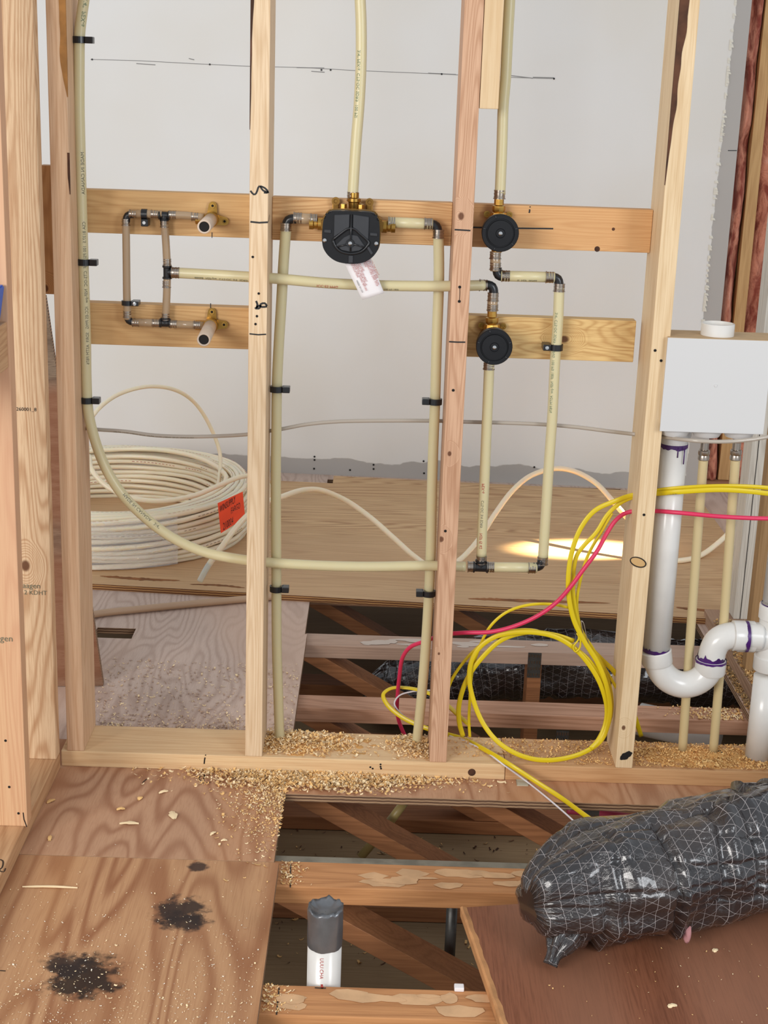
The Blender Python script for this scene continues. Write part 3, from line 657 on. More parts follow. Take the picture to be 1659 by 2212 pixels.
# centre riser
pB = [(0.6073,0.08,1.6909),(0.6092,0.08,1.6562),(0.6123,0.08,1.6125),(0.6144,0.08,1.5417),(0.613,0.08,1.4608),(0.6087,0.08,1.3785),(0.6065,0.08,1.323),(0.6049,0.08,1.2763)]
P2 = pexpipe('pex_pipe', 'cream pipe rising from the top of the shower valve', pB, R34, M['pex'])
pipe_text('3/4" PEX-a  CTS-OC SDR9  100 PSI', pB, .13, R34, .15, .009, M['inkgreen'], P2)
ring((0.605,0.08,1.2725), (0, 0, 1), R34, .018, P2)
# left drop
pC = [(0.4687,0.077,1.2041),(0.4642,0.086,1.1381),(0.4606,0.086,1.0507),(0.4561,0.086,0.952),(0.4534,0.086,0.8617),(0.4536,0.086,0.77),(0.4535,0.086,0.6977),(0.4549,0.086,0.5928),(0.4577,0.086,0.4536),(0.4612,0.086,0.2664),(0.4656,0.09,0.1518),(0.47,0.097,0.0334)]
eC = (0.4695,0.075,1.2232)
P3 = pexpipe('pex_pipe', 'cream pipe dropping from the left side of the shower valve along the marked stud', pC, R34, M['pex'])
elbow(eC, (1, 0, -.02), (0, 0, -1), .021, .0098, P3); ring((0.4688,0.075,1.2062), (0, 0, 1), R34, .016, P3)
hC = [(0.4838,0.076,1.2246),(0.5327,0.076,1.2234)]
tube('short_pipe', hC, R34, M['pex_brown'], P3, sm=False); ring((0.4924,0.076,1.2249), (1, 0, 0), R34, .017, P3); ring((0.5259,0.076,1.2232), (1, 0, 0), R34, .014, P3)
# right drop
pD = [(0.7847,0.077,1.2072),(0.7902,0.086,1.1105),(0.7917,0.086,0.9633),(0.7936,0.086,0.853),(0.794,0.086,0.7507),(0.7954,0.086,0.6466),(0.7987,0.086,0.4976),(0.7987,0.086,0.3998),(0.797,0.086,0.289),(0.7927,0.085,0.1652),(0.7865,0.097,0.0349)]
eD = (0.783,0.075,1.2215)
P4 = pexpipe('pex_pipe', 'cream pipe dropping from the right side of the shower valve to the bottom plate', pD, R34, M['pex'])
elbow(eD, (-1, 0, .02), (0, 0, -1), .021, .0098, P4); ring((0.7848,0.075,1.2026), (0, 0, 1), R34, .018, P4)
tube('short_pipe', [(0.6794,0.076,1.2227),(0.7725,0.076,1.222)], R34, M['pex'], P4, sm=False); ring((0.7629,0.076,1.2226), (1, 0, 0), R34, .016, P4); ring((0.6871,0.076,1.222), (1, 0, 0), R34, .014, P4)
# horizontal crossing pipe
pE = [(0.2366,0.078,1.1034),(0.3083,0.07,1.103),(0.3931,0.062,1.1021),(0.4538,0.062,1.1003),(0.5504,0.062,1.0949),(0.6471,0.062,1.0933),(0.7437,0.062,1.0947),(0.8112,0.062,1.0969),(0.8863,0.074,1.0998)]
P5 = pexpipe('pex_pipe', 'cream pipe crossing from the manifold tee through two studs to the lower round valve', pE, R34, M['pex'])
ring((0.239,0.075,1.1039), (1, 0, 0), R34, .016, P5); ring((0.8835,0.075,1.0996), (1, 0, 0), R34, .017, P5)
pipe_text('88068  NSF-pw  CTS-OC 3/4  SDR9', pE, .045, R34, .45, .0075, M['inkgrey'], P5, flip=False)
pipe_text('ICC-ES PMG', pE, .300, R34, .3, .0085, M['inkred'], P5)
pipe_text('CSA B137.5 TUBING 100 PSI 180F', pE, .385, R34, .45, .006, M['inkgrey'], P5)
pipe_text('PSI f5', pE, .60, R34, .35, .008, M['inkred'], P5); pipe_text('SDR9 MADE 3/4', pE, .650, R34, .45, .008, M['inkgrey'], P5)
elbow((0.9058,0.075,1.1003), (-1, 0, 0), (0, 0, -1), .021, .0098, P5); ring((0.9051,0.075,1.0761), (0, 0, 1), R34, .018, P5)
tube('short_pipe', [(0.9051,0.075,1.077),(0.9048,0.075,1.0458)], R34, M['pex_brown'], P5, sm=False); ring((0.9054,0.075,1.0537), (0, 0, 1), R34, .013, P5)
# riser of the upper round valve
pF = [(0.9064,0.078,1.7008),(0.9065,0.078,1.6661),(0.9064,0.078,1.587),(0.9068,0.078,1.5157),(0.9051,0.078,1.4615),(0.9069,0.078,1.3794),(0.9083,0.078,1.2866)]
P6 = pexpipe('pex_pipe', 'cream pipe rising from the upper round valve past the short pale stud', pF, R34, M['pex'])
ring((0.9073,0.078,1.2866), (0, 0, 1), R34, .018, P6)
# upper valve -> right hand loop
pG = [(1.0428,0.075,1.0991),(1.0449,0.075,1.0232),(1.0443,0.075,0.944),(1.0463,0.075,0.8233),(1.0459,0.075,0.7206),(1.0463,0.075,0.6056),(1.0467,0.075,0.5043)]
P7 = pexpipe('pex_pipe', 'cream pipe loop from the upper round valve over to the right and down', pG, R34, M['pex'])
pipe_text('3/4" CTS-OC SDR9 TUBING  100 PSI 180F  NSF-pw  ASTM F876', pG, .05, R34, .25, .008, M['inkgreen'], P7)
tube('short_pipe', [(0.9048,0.075,1.1705),(0.907,0.075,1.1303)], R34, M['pex_brown'], P7, sm=False); ring((0.9053,0.075,1.1619), (0, 0, 1), R34, .014, P7); ring((0.9065,0.075,1.1399), (0, 0, 1), R34, .015, P7)
elbow((0.9106,0.075,1.1188), (0, 0, 1), (1, 0, 0), .019, .0098, P7)
hG = [(0.9192,0.075,1.1201),(1.0316,0.075,1.121)]
tube('short_pipe', hG, R34, M['pex'], P7, sm=False); ring((0.9289,0.075,1.1204), (1, 0, 0), R34, .016, P7); ring((1.021,0.075,1.1206), (1, 0, 0), R34, .016, P7)
pipe_text('ft  NSF  00966', hG, .034, R34, .5, .007, M['inkgrey'], P7)
elbow((1.0414,0.075,1.1204), (-1, 0, .02), (0, 0, -1), .019, .0098, P7); ring((1.0427,0.075,1.1001), (0, 0, 1), R34, .017, P7)
elbow((1.0433,0.07,0.4843), (-1, 0, 0), (0, 0, 1), .018, .0098, P7); ring((1.0457,0.072,0.4988), (0, 0, 1), R34, .017, P7)
tube('short_pipe', [(0.9238,0.07,0.4802),(1.0342,0.07,0.4829)], R34, M['pex'], P7, sm=False); ring((1.023,0.07,0.4814), (1, 0, 0), R34, .016, P7); ring((0.9309,0.07,0.4805), (1, 0, 0), R34, .016, P7)
# lower valve -> bottom tee
pH = [(0.9049,0.075,0.9343),(0.906,0.075,0.8591),(0.9069,0.075,0.7675),(0.9083,0.075,0.6639),(0.9087,0.075,0.5797),(0.9105,0.075,0.505)]
P8 = pexpipe('pex_pipe', 'cream pipe dropping from the lower round valve to the bottom tee', pH, R34, M['pex'])
ring((0.9043,0.075,0.9283), (0, 0, 1), R34, .014, P8); ring((0.9108,0.072,0.4963), (0, 0, 1), R34, .017, P8)
pipe_text('PEX-a', pH, .262, R34, 0, .009, M['inkred'], P8); pipe_text('CTS-OC 3/4 SDR9', pH, .30, R34, 0, .008, M['inkgrey'], P8); pipe_text('NSF f5 62', pH, .375, R34, 0, .009, M['inkred'], P8)
tee((0.9095,0.07,0.4797), (1, 0, 0), (0, 0, 1), .0165, R34*1.02, P8); ring((0.889,0.07,0.4801), (1, 0, 0), R34, .016, P8)

# ---- half inch manifold on the left
mf = thing('pipe_manifold', (0.1792,0.085,0.9923), 'ladder of beige half inch pipes and black fittings in the left stud bay', 'manifold')
Q = 82
def tb(pts): return tube('pipe', pts, R12, M['pex_brown'], mf, n=8)
tb([(0.1359,0.082,1.2057),(0.1357,0.082,1.1275),(0.1355,0.082,1.0501),(0.1367,0.082,1.0012)]); tb([(0.1457,0.082,1.2221),(0.2109,0.082,1.2224)]); tb([(0.2263,0.082,1.222),(0.2589,0.082,1.2221),(0.2972,0.082,1.2187)])
tb([(0.2156,0.082,1.2065),(0.2182,0.082,1.1685),(0.2207,0.082,1.1159)]); tb([(0.2205,0.082,1.0918),(0.2192,0.082,1.0529),(0.2169,0.082,1.0058)]); tb([(0.1483,0.082,0.9957),(0.2071,0.082,0.9957)]); tb([(0.2247,0.082,0.9943),(0.302,0.082,0.994)])
elbow((0.1371,0.082,1.2199), (1, 0, 0), (0, 0, -1), .016, .0078, mf); elbow((0.1366,0.082,0.9962), (0, 0, 1), (1, 0, 0), .016, .0078, mf)
tee((0.2157,0.082,1.2207), (1, 0, 0), (0, 0, -1), .0115, .0085, mf); tee((0.2159,0.082,0.996), (1, 0, 0), (0, 0, 1), .0115, .0088, mf)
T3 = (0.2209,0.08,1.1036); tee(T3, (0, 0, 1), (1, 0, 0), .0135, .0090, mf)
for q in [(0.1359,0.082,1.2038),(0.2156,0.082,1.2027),(0.2207,0.082,1.1246),(0.2194,0.082,1.0782),(0.217,0.082,1.0098),(0.1359,0.082,1.0119)]: ring(q, (0, 0, 1), R12, .014, mf)
for q in [(0.1505,0.082,1.2213),(0.1956,0.082,1.2219),(0.233,0.082,1.2222),(0.279,0.082,1.22),(0.1532,0.082,0.9948),(0.1963,0.082,0.9953),(0.2335,0.082,0.9946),(0.2834,0.082,0.9943)]: ring(q, (1, 0, 0), R12, .014, mf)
def stub(base, end, lab, fin):
    t = thing('stub_out', base, lab, 'stub'); b, e = Vector(base), Vector(end)
    tube('stub_pipe', [b, b.lerp(e, .5), e], .0137, M['dusty2'], t, seg=24, sm=False, inner=.76)
    lathe('bore_shade', [(0, .0102), (.001, .0102)], e-(e-b).normalized()*.0035, (e-b), M['hole'], t, 24)  # dark disc painted in for the shade inside the open pipe
    bm = lathe_bm([(-.014, .012), (-.004, .0155), (.012, .0155), (.014, .013)], b, (e-b), 20)
    lathe_bm([(0, .010), (.028, .0105), (.029, .008)], b+Vector((-.004, .004, -.001)), (-1, 0, 0), 16, bm)
    sharp(link('drop_ear_body', bm2me(bm), M['brass'], t, smooth=True))
    for a in fin:
        ca, sa = math.cos(a), math.sin(a); c = Vector((b.x, .0985, b.z)); tip = c+Vector((ca, 0, sa))*.027
        bm = bmesh.new(); pts = []
        s_ = Vector((-sa, 0, ca))
        for k in range(9): th = -math.pi/2+math.pi*k/8; pts.append(tip+Vector((ca, 0, sa))*math.cos(th)*.0085+s_*math.sin(th)*.0085)
        pts += [c+s_*.012, c-s_*.012]
        A = [bm.verts.new(p_) for p_ in pts]; B = [bm.verts.new(p_+Vector((0, -.004, 0))) for p_ in pts]; n = len(A)
        bm.faces.new(A); bm.faces.new(B[::-1])
        for i in range(n): bm.faces.new((A[i], B[i], B[(i+1) % n], A[(i+1) % n]))
        bmesh.ops.recalc_face_normals(bm, faces=bm.faces)
        ear = link('mounting_ear', bm2me(bm), M['brass'], t)
        lathe('eyelet', [(0, .0052), (.0018, .0052), (.0018, .0028), (.0006, .0026)], tip+Vector((0, -.004, 0)), (0, -1, 0), M['brass'], ear, 14)
        lathe('screw_hole', [(0, .0026), (.001, .0024)], tip+Vector((0, -.0042, 0)), (0, -1, 0), M['hole'], ear, 10)
M['dusty2'] = plain('scuffed_white_pipe', '#cdb7a2', .45, var=.2)
stub((0.3126,0.082,1.2154), (0.3144,-0.055,1.2133), 'upper white stub pipe pointing out of the left stud bay', (1.50, -.15))
stub((0.3118,0.082,0.9943), (0.3142,-0.062,0.9883), 'lower white stub pipe pointing out of the left stud bay', (1.52, .02))

# ---- pipe clamps
def clamp(p, r, side, lab, w=.013, stud_x=None, back=None, ndir=None):
    """black plastic hook: a band round the front of the pipe and a foot with a nail"""
    t = thing('pipe_clamp', p, lab, 'clamp', None); p = Vector(p); bm = bmesh.new(); n = 14
    R1, R2 = r+.0008, r+.0038; rings = []
    for i in range(n+1):
        a = math.pi*(-.12+1.24*i/n); c, s = math.cos(a), -math.sin(a)
        rings.append([bm.verts.new(p+Vector((c*q, s*q, z))) for q, z in ((R1, -w/2), (R2, -w/2), (R2, w/2), (R1, w/2))])
    for i in range(n):
        for j in range(4): bm.faces.new((rings[i][j], rings[i][(j+1) % 4], rings[i+1][(j+1) % 4], rings[i+1][j]))
    bm.faces.new(rings[0]); bm.faces.new(rings[-1]); bmesh.ops.recalc_face_normals(bm, faces=bm.faces)
    link('band', bm2me(bm), M['black'], t)
    f = p+Vector((side*(r+.009), 0, 0))
    board('foot', (f.x-.008, f.y-.012, f.z-w/2), (f.x+.008, f.y+(back if back is not None else .010), f.z+w/2), M['black'], parent=t, bev=.0015)
    if ndir: lathe('nail', [(0, .0042), (.0016, .0038), (.002, .001)], f+Vector((0, -.012, 0)), (0, -1, 0), M['screw'], t, 12)
    return t
clamp((0.0499,0.075,1.5618), R34, 1, 'topmost black clamp on the pipe at the left end stud')
clamp((0.0489,0.075,1.1196), R34, 1, 'middle black clamp on the pipe at the left end stud')
clamp((0.048,0.075,0.826), R34, 1, 'lowest black clamp on the pipe at the left end stud')
clamp((0.4541,0.075,0.864), R34, 1, 'upper black clamp holding the left drop pipe to the marked stud')
clamp((0.4591,0.075,0.4128), R34, 1, 'lower black clamp holding the left drop pipe to the marked stud')
clamp((0.7934,0.075,0.8482), R34, -1, 'upper black clamp on the pipe left of the reddish stud')
clamp((0.7978,0.075,0.4135), R34, -1, 'lower black clamp on the pipe left of the reddish stud')
clamp((1.0443,0.075,0.9738), R34, -1, 'black clamp with a nail on the lower right wood block', back=.026, ndir=1)
clamp((0.1362,0.082,1.0364), R12, 1, 'black clamp with a nail on the lower left wood block', w=.010, back=.019, ndir=1)
t = thing('pipe_clamp', (0.1745,0.082,1.2212), 'small black clamp on the top row of the manifold', 'clamp'); c0 = Vector(t.location)
bm = bmesh.new(); rings = []
for i in range(13):
    a = math.pi*(-.1+1.2*i/12); rings.append([bm.verts.new(c0+Vector((z, -math.sin(a)*q, math.cos(a)*q))) for q, z in ((R12+.0006, -.006), (R12+.003, -.006), (R12+.003, .006), (R12+.0006, .006))])
for i in range(12):
    for j in range(4): bm.faces.new((rings[i][j], rings[i][(j+1) % 4], rings[i+1][(j+1) % 4], rings[i+1][j]))
bm.faces.new(rings[0]); bm.faces.new(rings[-1]); bmesh.ops.recalc_face_normals(bm, faces=bm.faces); link('band', bm2me(bm), M['black'], t)
board('foot', (c0.x-.006, .070, c0.z-.024), (c0.x+.009, .1015, c0.z-.009), M['black'], parent=t); lathe('nail', [(0, .0038), (.0016, .0034)], c0+Vector((.001, -.0125, -.016)), (0, -1, 0), M['screw'], t, 12)

# ---- shower valve with black plaster guard
cv = Vector((0.6049,0.01,1.1946)); sv = thing('shower_valve', (cv.x, .05, cv.z-.055), 'brass shower valve behind a large black rounded guard on the centre block', 'valve')
def V(px, py, y=.01): # offset from the guard centre, in photo-scale millimetres, at depth y
    return Vector((cv.x+px*.001, y, cv.z+py*.001))
bm = prism_bm([(cv.x+x*.001, cv.z+z*.001) for x, z in ((-64, 34), (-62, 8), (-42, 5), (42, 5), (64, 6), (66, 34), (30, 50), (-30, 50))], 'y', .045, .100, .005)
link('valve_body', bm2me(bm), M['brass_dull'], sv)
lathe('port', [(0, .013), (.010, .013), (.012, .0105), (.018, .0105), (.020, .012), (.028, .012)], V(-60, 20, .074), (-1, 0, 0), M['brass'], sv)
lathe('port', [(0, .013), (.010, .013), (.012, .0105), (.018, .0105), (.020, .012), (.028, .012)], V(62, 19, .074), (1, 0, 0), M['brass'], sv)
bm = lathe_bm([(0, .015), (.016, .015), (.018, .010), (.030, .0115), (.032, .014), (.038, .014), (.040, .010), (.050, .010)], V(3, 36, .076), (0, 0, 1), 24)
sharp(link('port', bm2me(bm), M['brass'], sv, smooth=True))
for sx_ in (-1, 1):
    c = V(35*sx_, 66, .094); lathe('mounting_lug', [(0, .0085), (.005, .0085), (.005, .0045), (.002, .004)], c, (0, -1, 0), M['brass_dull'], sv, 16)
    board('lug_arm', (c.x-.007, .090, c.z-.025), (c.x+.007, .0945, c.z-.003), M['brass_dull'], parent=sv)
    lathe('hex_bolt', [(0, .007), (.012, .007), (.014, .003)], V(18*sx_, 50, .075), (0, 0, 1), M['brass'], sv, 6)
def guard_outline(k=1., dz=0):
    pts = []
    base = [(-36, 52), (36, 52), (50, 44), (57, 30), (58, -12), (50, -32), (34, -46), (14, -52), (-14, -52), (-34, -46), (-50, -32), (-58, -12), (-57, 30), (-50, 44)]
    P = [Vector((x*k, 0, z*k+dz)) for x, z in base]; n = len(P)
    for i in range(n):
        a, b, c, d = P[i-1], P[i], P[(i+1) % n], P[(i+2) % n]
        for j in range(5):
            t_ = j/5; q = ((b*2)+(c-a)*t_+(a*2-b*5+c*4-d)*t_*t_+(b*3-a-c*3+d)*t_**3)*.5; pts.append((cv.x+q.x*.001, cv.z+q.z*.001))
    return pts
gb = prism_bm(guard_outline(1.0, 1), 'y', .006, .045, .003); gd = link('plaster_guard', bm2me(gb), M['black2'], sv)
link('guard_rim_back', bm2me(prism_bm(guard_outline(1.03, 1), 'y', .038, .047, .001)), M['brass_dull'], sv)
def pl(name, pts, y0, y1, mat, par, bev=.0012): return link(name, bm2me(prism_bm([(cv.x+x*.001, cv.z+z*.001) for x, z in pts], 'y', y0, y1, bev, 1)), mat, par)
pl('guard_panel', [(-35, 46), (-3, 48), (-3, 22), (-16, 15), (-35, 0)], .003, .008, M['black3'], sv)
pl('guard_panel', [(3, 48), (36, 44), (36, -3), (18, 13), (3, 22)], .003, .008, M['black3'], sv)
pl('guard_panel', [(-31, -15), (-14, 2), (-2, 8), (14, 6), (30, -16), (18, -25), (0, -28), (-18, -25)], .0035, .008, M['black3'], sv)
for a_, b_ in (((0, 48), (0, -26)), ((0, -10), (-27, -18)), ((0, -10), (29, -17))):
    s_ = Vector(V(a_[0], a_[1], .0015)); e_ = Vector(V(b_[0], b_[1], .0015)); tube('guard_rib', [s_, e_], .0017, M['black'], sv, seg=6, sm=False)
tube('guard_rim', [V(x, z, .004) for x, z in ((-36, -4), (-33, -14), (-22, -26), (0, -31), (22, -26), (34, -14), (37, -8), (18, 10), (6, 19), (-6, 19), (-18, 11), (-36, -4))], .0028, M['black'], sv, seg=8)
for pts in ([(-55, 16), (-40, 16), (-40, 8), (-55, 9)], [(38, 13), (54, 12), (54, 5), (38, 6)], [(-4, -34), (6, -34), (6, -50), (-4, -51)], [(32, -18), (37, -14), (47, -29), (42, -33)]):
    pl('guard_tab', pts, .0035, .008, M['black3'], sv)
lathe('screw_boss', [(0, .009), (.006, .008)], V(-1, -10, .006), (0, -1, 0), M['black'], sv)
for x, z in ((-1, -10), (-53, -6), (52, -9)): lathe('screw', [(0, .0042), (.002, .0040), (.0035, .002)], V(x, z, .0005 if x == -1 else .005), (0, -1, 0), M['screw'], sv, 14)
# hanging instruction tag
tg = [(0.5916,0.03,1.1432),(0.6466,0.03,1.1507),(0.6765,0.03,1.0814),(0.6319,0.03,1.0665)]
tg = [Vector(q) for q in tg]; tg[1].y = .036; tg[2].y = .036
bm = bmesh.new(); n = 10; G = []
for i in range(n+1):
    f = i/n; a = tg[0].lerp(tg[3], f)+Vector((0, -.004*math.sin(f*3.1), 0)); b = tg[1].lerp(tg[2], f)+Vector((0, -.004*math.sin(f*3.1), 0)); G.append([bm.verts.new(a.lerp(b, j/4)) for j in range(5)])
for i in range(n):
    for j in range(4): bm.faces.new((G[i][j], G[i][j+1], G[i+1][j+1], G[i+1][j]))
r_ = bmesh.ops.extrude_face_region(bm, geom=bm.faces[:]); bmesh.ops.translate(bm, vec=(0, .0004, 0), verts=[g for g in r_['geom'] if isinstance(g, bmesh.types.BMVert)])
bmesh.ops.recalc_face_normals(bm, faces=bm.faces)
tagp = tag(link('instruction_tag', bm2me(bm), M['paper'], smooth=True), 'white paper tag with rows of red print hanging below the shower valve', 'tag')
ln_ = ['INSTALLATION', 'REMOVE THE GUARD BEFORE', 'SOLDERING NEAR VALVE', 'PROTECT FROM HEAT', 'FLUSH LINES', '', 'CAUTION', 'SET TEMPERATURE LIMIT STOP', 'CHECK FOR LEAKS AND RUN', 'HOT ON THE LEFT SIDE', 'COLD ON THE RIGHT']
down = (tg[3]-tg[0]).normalized(); across = (tg[1]-tg[0]).normalized(); across = (across-down*across.dot(down)).normalized()
for i, s_ in enumerate(ln_):
    if s_: text('red_print', s_, tg[0]+across*(.011+.0040*i)+down*.006+Vector((0, -.0062, 0)), down, across, .0050, M['inkred'], tagp)
text('black_print', 'MADE IN USA', tg[0]+across*.006+down*.045+Vector((0, -.0060, 0)), down, across, .0045, M['ink'], tagp)

# ---- round volume valves
def round_valve(px, lab, top, bot):
    c = Vector(px); t = thing('volume_valve', (c.x, .05, c.z-.037), lab, 'valve')
    lathe('valve_body', [(0, .030), (.034, .030), (.040, .026)], (c.x, .090, c.z), (0, -1, 0), M['brass_dull'], t, 28)
    tp = Vector(top); d = (tp-Vector((c.x, .078, c.z))).normalized(); b0 = Vector((c.x, .078, c.z))
    L = (tp-b0).length
    lathe('union_nut', [(L-.055, .014), (L-.044, .0165), (L-.032, .0175), (L-.028, .0165), (L-.024, .0155), (L-.022, .012), (L-.018, .0135), (L-.010, .0135), (L-.008, .010), (L+.004, .010)], b0, d, M['brass'], t, 8)
    lathe('outlet', [(.024, .013), (.036, .013), (.038, .011), (.046, .011)], b0, (0, 0, -1), M['brass'], t)
    for s_ in (-1, 1): lathe('mounting_lug', [(0, .007), (.005, .007), (.005, .004), (.002, .0035)], (c.x+s_*.023, .095, c.z+.030), (0, -1, 0), M['brass'], t, 14)
    g = lathe('plaster_guard', [(0, .0365), (.026, .0378), (.030, .0378), (.0315, .0365), (.0315, .0295), (.0295, .029), (.0295, .0265), (.0345, .0258), (.0350, .010), (.0340, .009), (.0345, .0085), (.035, 0)], (c.x, .036, c.z), (0, -1, 0), M['black2'], t, 40)
    for a in (.3, 1.9, 2.9, 4.4, 5.6):
        dd = Vector((math.cos(a), 0, math.sin(a))); tube('guard_notch', [Vector((c.x, .0043, c.z))+dd*.0305, Vector((c.x, .0043, c.z))+dd*.0362], .0014, M['black3'], t, seg=6, sm=False)
    lathe('screw', [(0, .0042), (.003, .004), (.0045, .002)], (c.x, .002, c.z), (0, -1, 0), M['screw'], t, 14)
    return t
round_valve((0.9077,0.003,1.2148), 'upper round black valve with a brass nut on the right hand blocks', (0.9071,0.078,1.2735), None)
round_valve((0.9082,0.003,0.9819), 'lower round black valve with a brass nut on the right hand blocks', (0.9053,0.078,1.0415), None)

# ---- thin clear tube running through the studs
cl = [(0.0666,0.106,0.7543),(0.1229,0.106,0.7521),(0.1833,0.106,0.7458),(0.2538,0.106,0.7451),(0.3244,0.106,0.7485),(0.3919,0.106,0.755),(0.4301,0.106,0.7625),(0.4672,0.106,0.7699),(0.5154,0.106,0.7809),(0.5756,0.106,0.7891),(0.6559,0.106,0.7939),(0.7965,0.106,0.7986),(0.8569,0.106,0.7986),(0.9374,0.106,0.7993),(1.0179,0.106,0.7989),(1.0988,0.106,0.7955),(1.18,0.106,0.7879),(1.2328,0.106,0.7835),(1.2736,0.04,0.7954),(1.3329,-0.03,0.8052),(1.3897,-0.035,0.8063),(1.4484,-0.03,0.8111),(1.4965,-0.02,0.8183),(1.5299,-0.01,0.821)]
tt = tube('thin_tube', [(.039, .106, cl[0][2]+.002)]+cl, .0042, M['clear'], n=8); tag(tt, 'thin translucent tube strung level through all the studs', 'tube')
t_txt = pipe_text('NSF-pw 1/4 OD TUBING 150 PSI  NSF-pw 1/4 OD TUBING 150 PSI  MADE IN USA', [(.039, .106, cl[0][2]+.002)]+cl, .06, .0042, .1, .005, M['inkgrey'], tt)

# ---- white outlet box on the right
ob = thing('outlet_box', (1.37, .05, .82), 'white plastic plumbing outlet box right of the stud with the oval knot', 'box')
bx0, bx1, bz0, bz1 = 1.262, 1.479, .8195, 1.0165
bm = box_bm((bx0, -.015, bz0), (bx1, -.011, bz1), .001); link('front_panel', bm2me(bm), M['pvcface'], ob)
bm = box_bm((bx0+.002, -.011, bz0+.014), (bx1-.006, .085, bz1-.0005), .002); link('box_shell', bm2me(bm), M['pvcface'], ob)
bm = box_bm((bx0+.002, -.012, bz1-.0006), (bx1+.03, .088, bz1+.0008), .0005); link('shaded_dusty_top', bm2me(bm), M['dusty'], ob)['label'] = 'tan dusty top, shade and warm bounce painted into its colour'
cc = Vector((1.3739,0.036,1.0172)); cc.z = bz1+.001
lathe('round_collar', [(0, .0345), (.024, .0345), (.025, .0335), (.025, .031), (.002, .030)], cc, (0, 0, 1), M['pvc'], ob, 36)
for i in range(3): 
    lathe('knockout_cup', [(0, .034), (.010, .033), (.020, .027), (.023, .015), (.024, 0)], (bx0+.040+i*.068, .030, bz0+.004), (0, 0, -1), M['pvcface'], ob, 28)
lathe('centre_dimple', [(0, .0035), (.0012, .003), (.0012, .0018)], (1.3695,-0.015,0.9202), (0, -1, 0), M['pvcface'], ob, 14)
# drain riser, trap and tee
Dy = 70
dr = thing('drain_trap', (1.3885,0.07,0.192), 'white drain pipe with a U shaped trap and purple primer rings', 'trap')
r2 = .0302; rh = .0345
dp = [(1.3112,0.07,0.7804),(1.3122,0.07,0.6895),(1.3138,0.07,0.5204),(1.3136,0.07,0.3793),(1.314,0.07,0.3019)]
tube('riser_pipe', [dp[0], dp[-1]], r2, M['pvc'], dr, seg=32, sm=False)
def prim(p, d, r, seed, w=.004, h=None):
    bm = bmesh.new(); d = Vector(d).normalized(); nn = d.orthogonal().normalized(); b = d.cross(nn); V_ = []
    for k in range(61):
        a = 2*math.pi*k/60; ra = nn*math.cos(a)+b*math.sin(a); e = w*(1+.9*noise.noise(Vector((math.cos(a)*3, math.sin(a)*3, seed)))+(.8 if noise.noise(Vector((a*3, seed, 2))) > .45 else 0))
        V_.append((bm.verts.new(Vector(p)+ra*(r+.0007)+d*.0015), bm.verts.new(Vector(p)+ra*(r+.0007)-d*e)))
    for k in range(60): bm.faces.new((V_[k][0], V_[k][1], V_[k+1][1], V_[k+1][0]))
    return link('primer_ring', bm2me(bm), M['purple'], dr, smooth=True)
dn = (Vector(dp[-1])-Vector(dp[0])).normalized()
prim(Vector(dp[0])+dn*.006, -dn, r2, 3, .008)
for (a_, b_) in ((0, .022), (.014, .036)):
    o_ = Vector(dp[0])+dn*.008+Vector((.004+a_, -r2-.0004, 0)); tube('primer_drip', [o_, o_+dn*b_], .0014, M['purple'], dr, seg=6, sm=False)
lathe('box_drain_hub', [(0, .030), (.018, .036), (.03, .036)], Vector(dp[0])+dn*.004, -dn, M['pvcface'], dr)
u = [(1.3133,0.07,0.2974),(1.3189,0.07,0.2685),(1.3338,0.07,0.241),(1.3564,0.07,0.2226),(1.3832,0.07,0.2156),(1.4089,0.07,0.2222),(1.4292,0.07,0.2398),(1.4387,0.07,0.2614),(1.4399,0.07,0.2816)]
tube('trap_bend', [Vector(q) for q in u], r2*1.0, M['pvc'], dr, seg=32, n=12)
lathe('hub', [(0, rh-.002), (.002, rh), (.030, rh), (.034, rh-.002), (.035, r2)], u[0], Vector(u[1])-Vector(u[0]), M['pvc'], dr, 36)
lathe('hub', [(0, rh-.002), (.002, rh), (.030, rh), (.034, rh-.002), (.035, r2)], (1.4391,0.07,0.2794), (0, 0, -1), M['pvc'], dr, 36)
prim(u[0], (0, 0, -1), r2, 5, .006); prim((1.4391,0.07,0.2794), (0, 0, -1), r2, 9, .009); prim((1.4392,0.07,0.2783), (0, 0, 1), rh, 14, .0035)
w_ = [(1.4395,0.07,0.2749),(1.4412,0.07,0.3006),(1.4514,0.07,0.3243),(1.4721,0.07,0.3361),(1.4978,0.07,0.3381),(1.5469,0.07,0.3365)]
tube('upper_elbow', w_, r2, M['pvc'], dr, seg=32, n=10)
lathe('hub', [(0, r2), (.001, rh), (.026, rh), (.028, rh-.001)], (1.4813,0.07,0.3376), (1, 0, .01), M['pvc'], dr, 36)
prim((1.5136,0.07,0.3365), (1, 0, 0), rh, 12, .006)
st = thing('vent_stack', (1.5774,0.085,0.0303), 'white vertical stack pipe with a tee at the right frame edge', 'pipe')
sp_ = [(1.5748,0.08,0.5796),(1.581,0.08,0.4286),(1.5827,0.08,0.3071),(1.5811,0.08,0.1943),(1.5766,0.08,0.0467)]
sd = (Vector(sp_[4])-Vector(sp_[2])).normalized()
stx = Vector((1.5737,0.08,0.0536)).x
tube('lower_pipe', [(stx, .08, .030), (stx, .08, .24)], r2+.001, M['pvc'], st, seg=32, sm=False)
tube('upper_pipe', [(stx, .08, .42), (stx, .08, 1.5)], r2, M['pvc'], st, seg=32, sm=False)
zt = ((1.5736,0.08,0.3335))[2]
